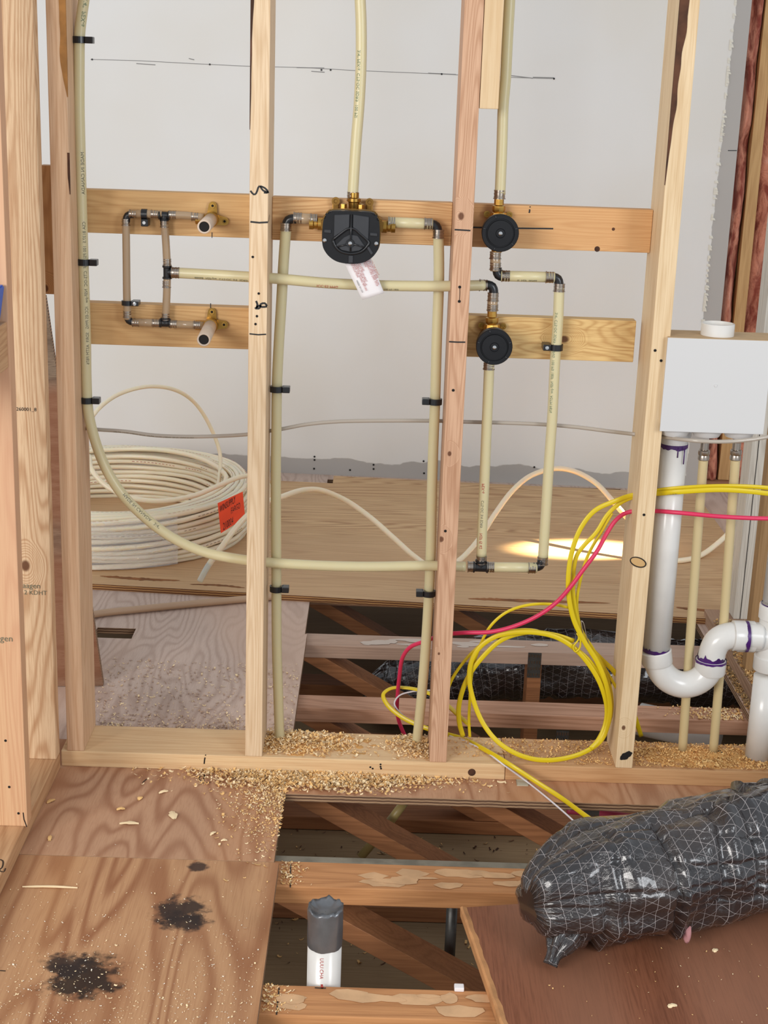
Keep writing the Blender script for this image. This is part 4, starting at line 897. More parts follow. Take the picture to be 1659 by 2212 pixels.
bm = lathe_bm([(-.078, rh), (-.076, rh+.001), (-.046, rh+.001), (-.044, r2+.002), (.044, r2+.002), (.046, rh+.001), (.076, rh+.001), (.078, rh)], (stx, .08, zt), (0, 0, 1), 32)
lathe_bm([(0, r2+.002), (.040, r2+.003), (.042, rh+.001), (.078, rh+.001), (.079, rh-.001)], (stx, .078, zt), (-1, 0, 0), 32, bm)
sharp(link('tee_fitting', bm2me(bm), M['pvc'], st, smooth=True))
pr_ = prim((stx, .08, zt+.079), (0, 0, 1), r2+.001, 21, .006); pr_.parent = st; pr_.matrix_parent_inverse = Matrix.Translation(-st.location)
# two supply pipes from the box down into the plate
for (a_, b_, lab) in (([(1.3816,0.085,0.7554),(1.3856,0.085,0.5716),(1.3933,0.085,0.3098),(1.4019,0.085,0.0419)], (0, 0), 'left of two straight cream pipes below the white outlet box'), ([(1.4508,0.085,0.7577),(1.457,0.085,0.574),(1.4662,0.085,0.3123),(1.4735,0.085,0.042)], (0, 0), 'right of two straight cream pipes below the white outlet box')):
    a_ = [Vector(q) for q in a_]; a_[-1].y = .100; a_[-2].y = .094; a_[1].y = .088; a_[-1].z = .036
    t = pexpipe('pex_pipe', lab, [a_[0]+Vector((0, 0, .002))]+a_[1:], R34*.92, M['pex_tan2'] if 'pex_tan2' in M else M['pex_tan'])
    lathe('crimp_ring', [(0, .011), (.002, .0125), (.010, .0125), (.012, .0115), (.016, .0125), (.022, .0125), (.024, .010)], a_[0]+Vector((0, 0, .004)), (0, 0, -1), M['steel'], t, 20)
    lathe('valve_tail', [(0, .009), (.018, .009)], a_[0]+Vector((0, 0, .002)), (0, 0, 1), M['steel'], t, 16)
    lathe('plate_hole', [(0, .0175), (.0006, .0172)], (a_[-1].x+.004, .098, .0382), (0, 0, 1), M['hole'], bp2, 24)

# ================================================================ electrical cable
def flatcable(name, lab, pts, mat, parent=None, fl=(.0024, .0056), ref=(0, -1, 0)):
    o = tube(name, pts, 1, mat, parent, seg=12, n=10, flat=fl, ref=ref)
    if lab: tag(o, lab, 'cable')
    return o
yc = thing('cable_coil', (1.0614,0.06,0.1169), 'coil of flat yellow cable hanging in front of the back hole', 'cable coil')
loops = [
 [(1.5796,0.04,0.6694),(1.5121,0.02,0.6831),(1.4108,0.01,0.6906),(1.3148,0.02,0.6794),(1.2804,0.045,0.6682),(1.2313,0.07,0.6554),(1.1944,0.06,0.6444),(1.1492,0.05,0.6237),(1.1211,0.045,0.5854),(1.1052,0.042,0.533),(1.1005,0.04,0.4802),(1.1055,0.042,0.4259),(1.1209,0.045,0.371),(1.1474,0.048,0.3214),(1.1803,0.05,0.2719),(1.2052,0.05,0.2169),(1.2178,0.05,0.1609),(1.2146,0.048,0.1162),(1.2011,0.04,0.0851),(1.1635,0.028,0.0609),(1.1085,0.016,0.0476),(1.0561,0.014,0.0456),(1.0087,0.018,0.0569),(0.9665,0.03,0.0795),(0.9343,0.045,0.1137),(0.9116,0.055,0.1595),(0.8976,0.06,0.2134),(0.8997,0.062,0.2574),(0.9156,0.062,0.2914),(0.9452,0.06,0.3176),(0.9806,0.058,0.3306),(1.0318,0.056,0.3353),(1.0839,0.055,0.3265),(1.1268,0.054,0.3018),(1.1627,0.054,0.2641),(1.1934,0.054,0.2148),(1.2112,0.054,0.1589),(1.2096,0.05,0.1174),(1.1968,0.04,0.0873),(1.1778,0.03,0.0696)],
 [(1.5812,0.05,0.6791),(1.5149,0.035,0.6914),(1.4137,0.025,0.6948),(1.3172,0.035,0.6836),(1.2809,0.05,0.6731),(1.232,0.072,0.6506),(1.2039,0.066,0.6367),(1.179,0.062,0.6118),(1.1571,0.058,0.5721),(1.1326,0.056,0.5422),(1.1179,0.055,0.5186),(1.1135,0.055,0.4648),(1.1195,0.056,0.4105),(1.1339,0.058,0.3556),(1.1584,0.06,0.306),(1.1941,0.066,0.2547),(1.2172,0.066,0.1992),(1.2236,0.066,0.1426),(1.2122,0.06,0.0877)],
]
flatcable('cable_strand', None, loops[0], M['yellow'], yc); flatcable('cable_strand', None, loops[1], M['yellow'], yc, fl=(.0024, .0048))
flatcable('cable_strand', None, [(1.1894,0.066,0.6152),(1.1685,0.066,0.5701),(1.144,0.066,0.5159),(1.1302,0.066,0.4508),(1.1279,0.066,0.3963),(1.142,0.066,0.3419),(1.1707,0.07,0.297),(1.2071,0.076,0.2398),(1.2444,0.084,0.1811)], M['yellow'], yc, fl=(.0022, .0035))
flatcable('cable_strand', None, [(1.1108,0.075,0.3903),(1.0711,0.075,0.3966),(1.0197,0.075,0.3926),(0.9742,0.075,0.3746),(0.9398,0.075,0.3404),(0.9167,0.075,0.2863),(0.9039,0.075,0.2298),(0.9021,0.075,0.1618),(0.9028,0.075,0.1047),(0.9067,0.075,0.0679)], M['yellow'], yc, fl=(.0018, .0034))
flatcable('cable_strand', None, [(1.0766,0.08,0.321),(1.0342,0.08,0.3317),(0.9928,0.08,0.3292),(0.9499,0.08,0.3144),(0.9119,0.08,0.2842),(0.8824,0.08,0.2473),(0.8582,0.08,0.2036),(0.8466,0.08,0.1578)], M['yellow'], yc, fl=(.0018, .0036))
flatcable('cable_strand', None, [(1.1277,0.068,0.313),(1.0853,0.068,0.3259),(1.0228,0.068,0.3304),(0.9669,0.068,0.3108),(0.9246,0.068,0.267),(0.8938,0.068,0.2155),(0.8779,0.068,0.1527),(0.8801,0.068,0.1071),(0.8902,0.068,0.0729)], M['yellow'], yc)
flatcable('cable_strand', None, [(1.1218,0.058,0.3056),(1.166,0.058,0.2682),(1.2003,0.058,0.2133),(1.2129,0.058,0.1572),(1.2101,0.058,0.1115),(1.196,0.058,0.0742),(1.1847,0.058,0.0554)], M['yellow'], yc)
flatcable('cable_strand', None, [(1.1631,0.09,0.2944),(1.197,0.09,0.2619),(1.2328,0.1,0.2251),(1.2902,0.17,0.1103),(1.3238,0.2,0.0265)], M['yellow'], yc)
tube('cable_twist', [(1.129,0.048,0.3483),(1.1347,0.048,0.3265),(1.1237,0.048,0.3063),(1.1296,0.048,0.2954),(1.1383,0.048,0.3045),(1.1378,0.048,0.3266),(1.1296,0.048,0.3395)], .0022, M['yellow'], yc, seg=8)
tube('bare_end', [(1.1487,0.055,0.3154),(1.1424,0.055,0.3461),(1.1389,0.055,0.3668),(1.1433,0.055,0.3626),(1.1514,0.055,0.3354),(1.1607,0.055,0.3081)], .0011, M['copper'], yc, seg=6)
pipe_text('12-2 NM-B WITH GROUND 600V TYPE', [Vector(q)+Vector((0, -.0001, 0)) for q in [(1.2756,0.02,0.673),(1.315,0.02,0.6774),(1.4135,0.02,0.6859),(1.5123,0.02,0.681)]], .02, .0030, 0, .0045, M['inkgrey'], yc)
# tail running over the plate and down towards the duct
lc = [(0.9044,0.078,0.0965),(0.88,0.11,0.1054),(0.8518,0.16,0.1115),(0.8131,0.215,0.1134),(0.7643,0.25,0.1098),(0.7255,0.25,0.1073),(0.7071,0.24,0.0954),(0.7154,0.225,0.0783),(0.7458,0.205,0.0583),(0.7878,0.185,0.0449),(0.842,0.16,0.038),(0.8954,0.135,0.0349)]
lc2 = [(0.8938,0.1132,0.045),(0.9437,0.0527,0.045),(0.9911,-0.0152,0.045)]
lc3 = [(1.0517,-0.0476,0.02), (1.0996,-0.0878,0.006), (1.1413,-0.1738,0.01), (1.1805,-0.2892,0.03), (1.1998,-0.3447,0.04)]
lcp = [Vector(q) for q in lc]+[Vector((q[0], q[1], .046)) for q in lc2[1:]]+[Vector(q) for q in lc3]
tag(flatcable('yellow_cable', None, lcp, M['yellow'], None, ref=(0, -.5, 1)), 'yellow cable crossing the bottom plate and running down to the black duct', 'cable')
wwp = [Vector(q) for q in ((0.8199,0.25,0.1057), (0.7757,0.25,0.1006), (0.745,0.245,0.0909), (0.7344,0.235,0.0745), (0.7549,0.215,0.0541), (0.7934,0.19,0.0452), (0.853,0.16,0.0348), (0.9344,0.0702,0.041), (0.9767,-0.0034,0.041), (1.0349,-0.0169,0.004), (1.0699,-0.082,0.002), (1.1104,-0.1711,0.002), (1.1387,-0.293,0.02))]
tag(tube('white_wire', wwp, .0020, M['whitewire'], seg=8), 'thin white wire lying beside the yellow cable', 'wire')
pk = [Vector(q) for q in [(1.5755,0.01,0.6344),(1.5153,0.01,0.6303),(1.4154,0.005,0.6325),(1.3188,0.02,0.6341),(1.2767,0.05,0.627),(1.2234,0.07,0.6162),(1.2003,0.064,0.6014),(1.1814,0.058,0.573),(1.1591,0.038,0.5361),(1.1331,0.034,0.4962),(1.1058,0.034,0.4524),(1.0763,0.038,0.4123),(1.038,0.042,0.3791),(0.9887,0.046,0.3519),(0.9388,0.054,0.334),(0.8782,0.07,0.3236),(0.8383,0.095,0.3082),(0.7938,0.14,0.2723),(0.7643,0.165,0.2478),(0.7486,0.185,0.214),(0.7435,0.215,0.1547),(0.7416,0.25,0.0923),(0.7432,0.29,0.0263),(0.7546,0.33,-0.0284),(0.7729,0.36,-0.0793)]]
tag(tube('pink_cable', pk, .0048, M['pink'], seg=12), 'single round pink cable strung through the studs and dropping into the hole', 'cable')

# ================================================================ coil of white tubing on the loose sheet
cx, cy, zb = -.205, 1.755, .0187
cr = .0086; RO = .445
co = thing('tubing_coil', (cx, cy, zb), 'large shrink wrapped coil of white tubing with an orange card', 'coil')
pts = []
rr = random.Random(8)
def coilpt(a, R, z, k):
    w = 1+.012*math.sin(a*2+k)+.006*math.sin(a*3.1+k*2.2)
    tilt = .012*math.sin(a+.6)*(z/.16)
    return Vector((cx+math.cos(a)*R*w, cy+math.sin(a)*R*w, zb+cr+z+tilt+.003*math.sin(a*4+k)))
layers = []
nrow = 10
for lay in range(5):
    R = RO-lay*cr*1.95
    rows = range(nrow) if lay in (0, 4) else (range(nrow-1, nrow-3, -1))
    for k in rows:
        rg = [coilpt(2*math.pi*i/56, R+rr.uniform(-.002, .002), k*cr*1.98+(lay*.0025 if k == nrow-1 else 0), k*1.3+lay) for i in range(57)]
        layers.append((rg, lay, k))
bm = bmesh.new(); tm = []
for rg, lay, k in layers:
    me = tube_me(rg[:-1]+[rg[0]], cr, seg=8, sm=False, caps=False, ref=(0, 0, 1)); bm.from_mesh(me); bpy.data.meshes.remove(me)
link('coiled_tubing', bm2me(bm), M['pex_white'], co, smooth=True)
for rg, lay, k in layers:
    if (lay == 0 and k in (2, 4, 6, 7, 8)) or (lay == 4 and k in (3, 5, 7, 8)) or k == nrow-1:
        bm = bmesh.new(); aa = 2*math.pi*rr.random()
        for i in range(56):
            if (i//7+k+lay) % 3 == 0 and rr.random() < .8:
                p, q = rg[i], rg[i+1]; c_ = Vector((cx, cy, 0)); s_ = -1 if lay else 1
                o1 = (p-c_); o1.z = 0; o1.normalize(); up = .7 if k == nrow-1 else 0
                for h in range(3):
                    f0, f1 = h/3+.04, h/3+.2+.06*rr.random(); off = (o1*s_*(1-up)+Vector((0, 0, 1))*(.25+up)).normalized()*(cr+.0006)
                    a_, b_ = p.lerp(q, f0)+off, p.lerp(q, f1)+off; sd_ = Vector((0, 0, .0009)) if k != nrow-1 else o1*.0009
                    bm.faces.new([bm.verts.new(v) for v in (a_-sd_, b_-sd_, b_+sd_, a_+sd_)])
        link('red_print' if (k+lay) % 2 else 'grey_print', bm2me(bm), M['inkred2'] if (k+lay) % 2 else M['inkbrown'], co)
# cling film over the left front of the coil
bm = bmesh.new(); G = []
for j in range(15):
    row = []
    for i in range(60):
        a = -2.3+1.35*i/59; z = .006+.155*j/14; R = RO+cr+.003+.0045*noise.noise(Vector((a*16, z*35, 1)))+.002*abs(math.sin(z/(cr*1.98)*math.pi)); p = Vector((cx+math.cos(a)*R, cy+math.sin(a)*R, zb+z)); row.append(bm.verts.new(p))
    G.append(row)
for j in range(14):
    for i in range(59): bm.faces.new((G[j][i], G[j][i+1], G[j+1][i+1], G[j+1][i]))
link('shrink_wrap', bm2me(bm), M['film'], co, smooth=True)
# orange card
oc = [Vector(q) for q in ((0.1915,1.33,0.2416), (0.2596,1.42,0.2558), (0.2684,1.41,0.1746), (0.2022,1.325,0.1469))]
bm = bmesh.new(); A = [bm.verts.new(v) for v in oc]; bm.faces.new(A); r_ = bmesh.ops.extrude_face_region(bm, geom=bm.faces[:]); bmesh.ops.translate(bm, vec=(.0005, .001, 0), verts=[g for g in r_['geom'] if isinstance(g, bmesh.types.BMVert)])
bmesh.ops.recalc_face_normals(bm, faces=bm.faces)
card = link('orange_card', bm2me(bm), M['orange'], co); card['label'] = 'bright orange card with handwriting'
ax = (oc[1]-oc[0]).normalized(); ay = (oc[0]-oc[3]).normalized(); nn_ = ax.cross(ay).normalized()
for s_, fx, fy, sz in (('WINSUPPLY', .04, .68, .028), ('FARGO', .46, .46, .027), ('210004', .10, .06, .032)):
    text('handwriting', s_, oc[0]+(oc[1]-oc[0])*fx+(oc[3]-oc[0])*(1-fy)-nn_*-.0006-Vector((0, .002, 0)), ax+ay*.12, ay, sz, M['ink'], card, .3, .50)
# free loops of the coil
tube('loose_turn', [(-0.2092,1.42,0.4722),(-0.1886,1.45,0.4998),(-0.1413,1.56,0.5252),(-0.0674,1.65,0.5318),(0.0081,1.75,0.5017),(0.0641,1.85,0.4323),(0.11,1.9,0.3342),(0.1371,1.9,0.2536),(0.14,1.86,0.1821),(0.1371,1.8,0.1363)], .0066, M['pex_white'], co, seg=10)
tube('loose_turn', [(-0.2334,1.5,0.3336),(-0.2071,1.42,0.3057),(-0.1611,1.4,0.2649),(-0.0864,1.38,0.2373),(0.0139,1.38,0.2287),(0.1119,1.4,0.2443),(0.1783,1.45,0.2628),(0.2461,1.5,0.2818),(0.2941,1.56,0.2675),(0.3271,1.6,0.2268),(0.319,1.56,0.1599),(0.2841,1.5,0.1299)], .0080, M['pex_white'], co, seg=10)
# long loose length of tubing snaking over the loose sheet
ll = [Vector(q) for q in ((0.1577,1.15,0.0489), (0.18,1.16,0.0915), (0.2219,1.18,0.1518), (0.273,1.22,0.2166), (0.3318,1.26,0.2621), (0.3892,1.34,0.2662), (0.4473,1.45,0.2584), (0.509,1.56,0.2269), (0.5837,1.6,0.184), (0.6607,1.56,0.1434), (0.7365,1.46,0.1081), (0.8026,1.38,0.0745), (0.8527,1.33,0.0592), (0.9031,1.33,0.0579), (0.948,1.38,0.0703), (1.0061,1.48,0.1018), (1.0666,1.62,0.1489), (1.1409,1.78,0.1939), (1.2113,1.88,0.2198), (1.2955,1.93,0.2326), (1.3602,1.93,0.2248), (1.4275,1.88,0.2008), (1.4882,1.78,0.1521), (1.5419,1.68,0.1025), (1.5913,1.6,0.049), (1.651,1.57,0.0001), (1.6998,1.58,-0.0144), (1.7631,1.64,0.0097), (1.8259,1.7,0.0509), (1.8973,1.76,0.0952), (1.9792,1.8,0.1549))]
for q in ll: q.z = max(q.z, .0285)
tag(tube('loose_tubing', ll, .0090, M['pex_white'], seg=12, inner=.75), 'long white tubing snaking in arcs over the loose plywood sheet', 'tubing')
# tan pipe lying on the floor behind the wall
fp = [Vector(q) for q in [(-0.2095,0.8546,0.012),(-0.1101,0.946,0.012),(0.0011,0.995,0.012),(0.1282,1.0463,0.012),(0.2984,1.1107,0.012),(0.3922,1.1443,0.012)]]
tag(tube('tan_pipe', fp, .0105, plain('tan_floor_pipe', '#b9987a', .5), seg=12), 'tan pipe lying on the floor behind the wall', 'pipe')

# ================================================================ right side framing behind the trap
board('bottom_plate', (1.655, .145, .0003), (1.790, 1.08, .038), wood('right_plate', '#b4937a', '#84634c', 'y', 12, 12), 'plate of the side wall with sawdust on it, behind the trap', 'plate')
wsx = ((1.7014,1,0.034))[0]
board('wall_stud', (wsx+.021, 1.0, .0385), (wsx+.066, 1.089, 2.6), M['white_wood'], 'weathered whitish stud at the right behind the cream pipes', 'stud')
stroke('seam', [(wsx+.040, .9995, .04), (wsx+.040, .9995, 2.5)], .002, M['ink'], [o for o in COL.objects if o.name.startswith('wall_stud')][-1], sm=False)
board('wall_stud', (((1.6633,0.64,0.4229))[0], .60, .0385), (((1.6633,0.64,0.4229))[0]+.16, .638, .86), wood('osb_panel', '#b28d62', '#8a683f', 'z', 10, 16, contrast=.3, fib=.6), 'tan wooden stud face at the right edge below the outlet box', 'stud')

# ================================================================ ducts
def duct_me(path, rad, seed, nseg=150, n=14, amp=.0145, flatb=None):
    P = smooth_path(path, n); 
    # resample evenly
    L = [0]
    for i in range(1, len(P)): L.append(L[-1]+(P[i]-P[i-1]).length)
    N = int(L[-1]/.007); Q = []
    j = 0
    for i in range(N+1):
        s = L[-1]*i/N
        while j < len(L)-2 and L[j+1] < s: j += 1
        Q.append(P[j].lerp(P[j+1], (s-L[j])/max(1e-6, L[j+1]-L[j])))
    F = frames(Q, (0, 0, 1)); bm = bmesh.new(); rc_ = random.Random(int(seed*7)); creases = [(.05+.062*i+rc_.uniform(-.02, .02), rc_.uniform(-.03, .045), rc_.uniform(0, 6.28), rc_.uniform(.006, .015), rc_.uniform(.5, 1.3)) for i in range(24)]; uvl = bm.loops.layers.uv.new('UVMap'); R = []
    for i, (p, t, nn, b) in enumerate(F):
        s = L[-1]*i/N; r0 = rad(s); ring_ = []
        for k in range(nseg):
            a = 2*math.pi*k/nseg; c, s_ = math.cos(a), math.sin(a)
            q = Vector((s*3.2, c*.9, s_*.9+seed))
            d = amp*1.7*noise.noise(q*1.9)+amp*.8*noise.noise(Vector((s*11+c, c*2.2, s_*2.2+seed)))+amp*.07*noise.noise(Vector((s*70, c*9, s_*9)))
            for (s0, kk0, ph, w0, A0) in creases:
                off = (s-s0-kk0*math.sin(a+ph)-.012*noise.noise(Vector((a*1.5, s0*9, seed))))/w0
                if abs(off) < 4: d += amp*A0*(-math.exp(-off*off)+.55*math.exp(-(off-1.6)**2))*max(0, math.cos((a-ph*2.3)*.5))**1.5
            lg = noise.noise(Vector((c*3.1+s*2, s_*3.1, s*2.5+seed*3)))
            d -= amp*1.0*max(0, 1-abs(lg)*9)*(.4+.6*abs(noise.noise(Vector((s*4, a, seed)))))
            d *= min(1, r0/.06)
            v = p+(nn*c+b*s_)*(r0+d)
            if flatb is not None and v.z < flatb: v.z = flatb+(v.z-flatb)*.04
            ring_.append(bm.verts.new(v))
        R.append(ring_)
    for i in range(N):
        for k in range(nseg):
            f = bm.faces.new((R[i][k], R[i][(k+1) % nseg], R[i+1][(k+1) % nseg], R[i+1][k])); f.smooth = True
            for lp, (ii, kk_) in zip(f.loops, ((i, k), (i, k+1), (i+1, k+1), (i+1, k))): lp[uvl].uv = (L[-1]*ii/N, kk_/nseg*.78)
    bm.faces.new(R[0]); bm.faces.new(R[-1]); bmesh.ops.recalc_face_normals(bm, faces=bm.faces); return bm2me(bm)
def rad1(s):
    if s < .16: return .030+.082*math.sqrt(max(0, 1-(1-s/.16)**2))**1.1
    if s < .36: return .112-.007*math.sin((s-.16)/.20*math.pi)+.008*(s-.16)/.2
    return .120+.006*math.sin(s*9)
dpth = [(.966, -.700, .105), (1.03, -.672, .112), (1.16, -.618, .118), (1.32, -.552, .126), (1.48, -.468, .128), (1.66, -.372, .130), (1.95, -.23, .135)]
fd = thing('insulated_duct', (1.3, -.56, .002), 'crumpled black insulated duct lying across the brown plywood, lower right', 'duct')
link('duct_jacket', duct_me(dpth, rad1, 4.0, flatb=.0035), M['duct'], fd)
def rad2(s): return .055*(1-.72*min(1, s/.115))+.003*math.sin(s*90)
link('twisted_end', duct_me([(1.075, -.665, .085), (1.040, -.712, .060), (1.018, -.738, .036), (1.008, -.752, .016)], rad2, 9., 48, amp=.014, flatb=.0035), M['duct'], fd)
# folded seam flap and a bit of pink insulation peeping out
sl = [Vector(q) for q in ((1.150, -.745, .055), (1.148, -.738, .11), (1.150, -.715, .16))]
pi_ = (1.2803,-0.69,0.0568)
bm = bmesh.new(); bmesh.ops.create_icosphere(bm, subdivisions=3, radius=.016)
for v in bm.verts: v.co = Vector((v.co.x*.55, v.co.y*.5, v.co.z*1.5))*(1+.35*noise.noise(v.co*90)); v.co += Vector((1.262, -.672, .046))
link('exposed_insulation', bm2me(bm), plain('pink_fluff', '#b98484', .9, bump=.6, bs=200), fd, smooth=True)
bd = tag(link('insulated_duct', duct_me([(.66, 1.06, -.27), (.80, 1.06, -.225), (1.0, 1.06, -.165), (1.2, 1.06, -.145), (1.5, 1.06, -.150), (2.1, 1.06, -.16)], lambda s: .10 if s > .12 else .02+.08*math.sqrt(s/.12), 17., 70, amp=.010), M['duct']), 'black insulated duct below the trusses seen through the back hole', 'duct')
# short white pipes in the cavity below the trap
tag(tube('drain_pipe', [(1.42, .72, -.16), (1.62, .62, -.16)], .045, M['pvc'], seg=24, sm=False), 'piece of white pipe in the cavity below the trap', 'pipe')
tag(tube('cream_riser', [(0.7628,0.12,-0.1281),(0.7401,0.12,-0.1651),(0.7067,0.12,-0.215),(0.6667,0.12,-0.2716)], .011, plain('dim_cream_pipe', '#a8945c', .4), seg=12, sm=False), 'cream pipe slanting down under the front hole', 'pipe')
tag(tube('dark_conduit', [(.86, -.30, -.35), (.86, -.30, -.12)], .012, M['plate_metal'], seg=10, sm=False), 'dark metal rod standing in the front hole', 'rod')
tag(tube('red_pipe', [(1.1449,0.095,-0.1199),(1.2267,0.095,-0.1255),(1.3365,0.095,-0.1398)], .009, plain('dull_red_pipe', '#a83850', .5), seg=12), 'dull red pipe under the far edge of the front hole, beside the duct', 'pipe')
# capped white pipe in the front hole
cp = thing('capped_pipe', (.6075, -.742, -.33), 'white pipe stub capped with grey tape in the front hole', 'pipe')
tube('white_pipe', [(.6075, -.742, -.33), (.6075, -.742, .075)], .0302, M['pvc'], cp, seg=32, sm=False)
bm = bmesh.new(); R = []; nseg = 40; rc = random.Random(2)
prof = [(.040, .0309), (.055, .0311), (.085, .0312), (.108, .0314), (.116, .030), (.112, .0268), (.106, .020), (.104, .010), (.104, .0005)]
for j, (z, r) in enumerate(prof):
    row = []
    for k in range(nseg):
        a = 2*math.pi*k/nseg; e = noise.noise(Vector((math.cos(a)*2.2, math.sin(a)*2.2, j*.5)))
        zz = z+(.006*noise.noise(Vector((math.cos(a)*3, math.sin(a)*3, 5))) if j >= 3 and j < 6 else 0)+(-.006*abs(noise.noise(Vector((a, 2, 2)))) if j == 0 else 0)
        q = r+.0016*noise.noise(Vector((math.cos(a)*5, math.sin(a)*5, z*50)))+(.004*e if j in (4, 5) else 0)
        row.append(bm.verts.new((.6075+math.cos(a)*q, -.742+math.sin(a)*q, zz)))
    R.append(row)
for j in range(len(prof)-1):
    for k in range(nseg): bm.faces.new((R[j][k], R[j][(k+1) % nseg], R[j+1][(k+1) % nseg], R[j+1][k]))
bmesh.ops.recalc_face_normals(bm, faces=bm.faces)
link('tape_cap', bm2me(bm), M['tape'], cp, smooth=True)['label'] = 'crumpled grey tape cap'
me = text_me('UUU.CHA', .0095); me.materials.clear()
for v in me.vertices:
    h = v.co.x; a = -math.pi/2-.22+v.co.y/.0302; v.co = Vector((.6075+math.cos(a)*.0306, -.742+math.sin(a)*.0306, .030-h))
link('red_print', me, M['inkred'], cp)

# ================================================================ shavings and splinters
def shavings(name, lab, cat, n, fn, seed, mats, s0=.004, s1=.012, lift=.004, parts=None):
    rr = random.Random(seed); bms = bmesh.new(); 
    for i in range(n):
        x, y, z = fn(rr); L = rr.uniform(s0, s1)*(1 if rr.random() < .9 else 1.6); w = L*rr.uniform(.12, .45); a = rr.uniform(0, 6.283); curl = rr.uniform(.6, 3.2)
        c, s = math.cos(a), math.sin(a); tilt = rr.uniform(-.5, .5); V_ = []; mi = 0 if rr.random() < .6 else 1
        for k in range(5):
            f = k/4; th = curl*(f-.5); px = math.sin(th)/max(curl, .3)*L; pz = (1-math.cos(th))/max(curl, .3)*L
            for sw in (-1, 1):
                yy = sw*w/2; xx = px; zz = pz+sw*tilt*w*.5
                V_.append(bms.verts.new((x+xx*c-yy*s, y+xx*s+yy*c, z+zz+rr.random()*.0003+.0006)))
        for k in range(4):
            f = bms.faces.new((V_[2*k], V_[2*k+1], V_[2*k+3], V_[2*k+2])); f.material_index = mi; f.smooth = True
    return tag(link(name, bm2me(bms), mats), lab, cat, kind='stuff')
MS = [M['shaving'], M['shaving2']]
def gauss(cx_, cy_, sx_, sy_, z, lim, hk=0):
    def f(r):
        while 1:
            x, y = r.gauss(cx_, sx_), r.gauss(cy_, sy_)
            if lim[0] < x < lim[2] and lim[1] < y < lim[3]:
                h = hk*math.exp(-((x-cx_)/sx_)**2/2-((y-cy_)/sy_)**2/2); return x, y, z+r.random()*h
    return f
def uni(x0, y0, x1, y1, z): return lambda r: (r.uniform(x0, x1), r.uniform(y0, y1), z)
def mound(x0, y0, x1, y1, z, h, seed, parent, cx_, cy_, sx_, sy_):
    bm = bmesh.new(); nx, ny = int((x1-x0)/.004)+1, int((y1-y0)/.004)+1; G = []
    for j in range(ny+1):
        row = []
        for i in range(nx+1):
            x = x0+(x1-x0)*i/nx; y = y0+(y1-y0)*j/ny; e = min(i, nx-i, j, ny-j)/4
            k = h*(math.exp(-((x-cx_)/sx_)**2/2-((y-cy_)/sy_)**2/2)+.55*noise.noise(Vector((x*45, y*45, seed)))-.28)+.0010*noise.noise(Vector((x*300, y*300, 1)))
            row.append(bm.verts.new((x, y, z-.002+max(0, k)*min(1, e)+.0005)))
        G.append(row)
    for j in range(ny):
        for i in range(nx): bm.faces.new((G[j][i], G[j][i+1], G[j+1][i+1], G[j+1][i]))
    o = link('sawdust_layer', bm2me(bm), M['dust'], parent, smooth=True); return o
a1 = shavings('wood_shavings', 'heap of wood shavings round the left drop pipe on the bottom plate', 'shavings', 1500, gauss(.50, .085, .075, .045, .0385, (.44, .006, .80, .136), .010), 1, MS)
mound(.44, .004, .81, .137, .0385, .007, 1, a1, .50, .09, .11, .05)
a2 = shavings('wood_shavings', 'wood shavings round the foot of the right drop pipe', 'shavings', 650, gauss(.785, .085, .035, .04, .0385, (.66, .006, .812, .136), .010), 2, MS)
a3 = shavings('wood_shavings', 'golden shavings strewn over the plate between the reddish and the right stud', 'shavings', 1000, lambda r: (lambda x, y: (x, y, .0388))(*((r.gauss(.95, .06), r.uniform(.03, .135)) if r.random() < .3 else ((r.uniform(1.0, 1.18), r.uniform(.03, .135)) if r.random() < .45 else (r.gauss(1.17, .05), r.uniform(.01, .135))))), 3, [M['shaving'], M['dust']], .003, .009)
for_ = [p for p in ()]
a4 = shavings('wood_shavings', 'golden shavings covering the plate right of the stud with the oval knot', 'shavings', 2200, uni(1.28, .006, 1.62, .136, .040), 4, [M['shaving'], M['dust']], .003, .010)
mound(1.275, .004, 1.62, .137, .0385, .005, 4, a4, 1.45, .07, .15, .05)
a5 = shavings('wood_shavings', 'band of shavings on the floor in front of the bottom plate above the hole', 'shavings', 4200, lambda r: (lambda x: (x, -.002-abs(r.gauss(0, .040 if x < .75 else .03)), .0006+r.random()*.006*(1 if x < .7 else .3)))(min(max(r.gauss(.57, .13), .15), 1.0)), 5, MS, .004, .013)
mound(.36, -.099, .92, -.002, 0, .005, 5, a5, .56, -.02, .12, .035)
# keep only the part that lies on plywood
for o in (a5,):
    bm = bmesh.new(); bm.from_mesh(o.data); off = o.location
    kill = [v for v in bm.verts if v.co.y+off.y < -.099 and v.co.x+off.x > .49]; bmesh.ops.delete(bm, geom=kill, context='VERTS'); bm.to_mesh(o.data); bm.free()
a6 = shavings('wood_shavings', 'fine shavings sprinkled on the floor left of the front hole', 'shavings', 1500, lambda r: (lambda y: ((.497-abs(r.gauss(0, .055)), y, .0005)))(-.02-abs(r.gauss(0, .14))), 6, MS, .003, .009)
a7 = shavings('sawdust_specks', 'pale specks of sawdust scattered over the near stained plywood', 'sawdust', 1300, lambda r: (r.uniform(-.0, .495), -.95+abs(r.gauss(0, .20)), .0005), 7, [M['shaving2'], plain('white_speck', '#f0e6d2', .8)], .0012, .0045)
a8 = shavings('wood_shavings', 'shavings drifted on the subfloor behind the left of the stud wall', 'shavings', 3300, lambda r: (r.uniform(-.02, .49), min(.80, .143+abs(r.gauss(0, .055) if r.random() < .6 else r.uniform(0, .5))), .0006), 8, [plain('pinkish_shaving', '#c9ab93', .85, var=.3), M['shaving2']], .003, .010)
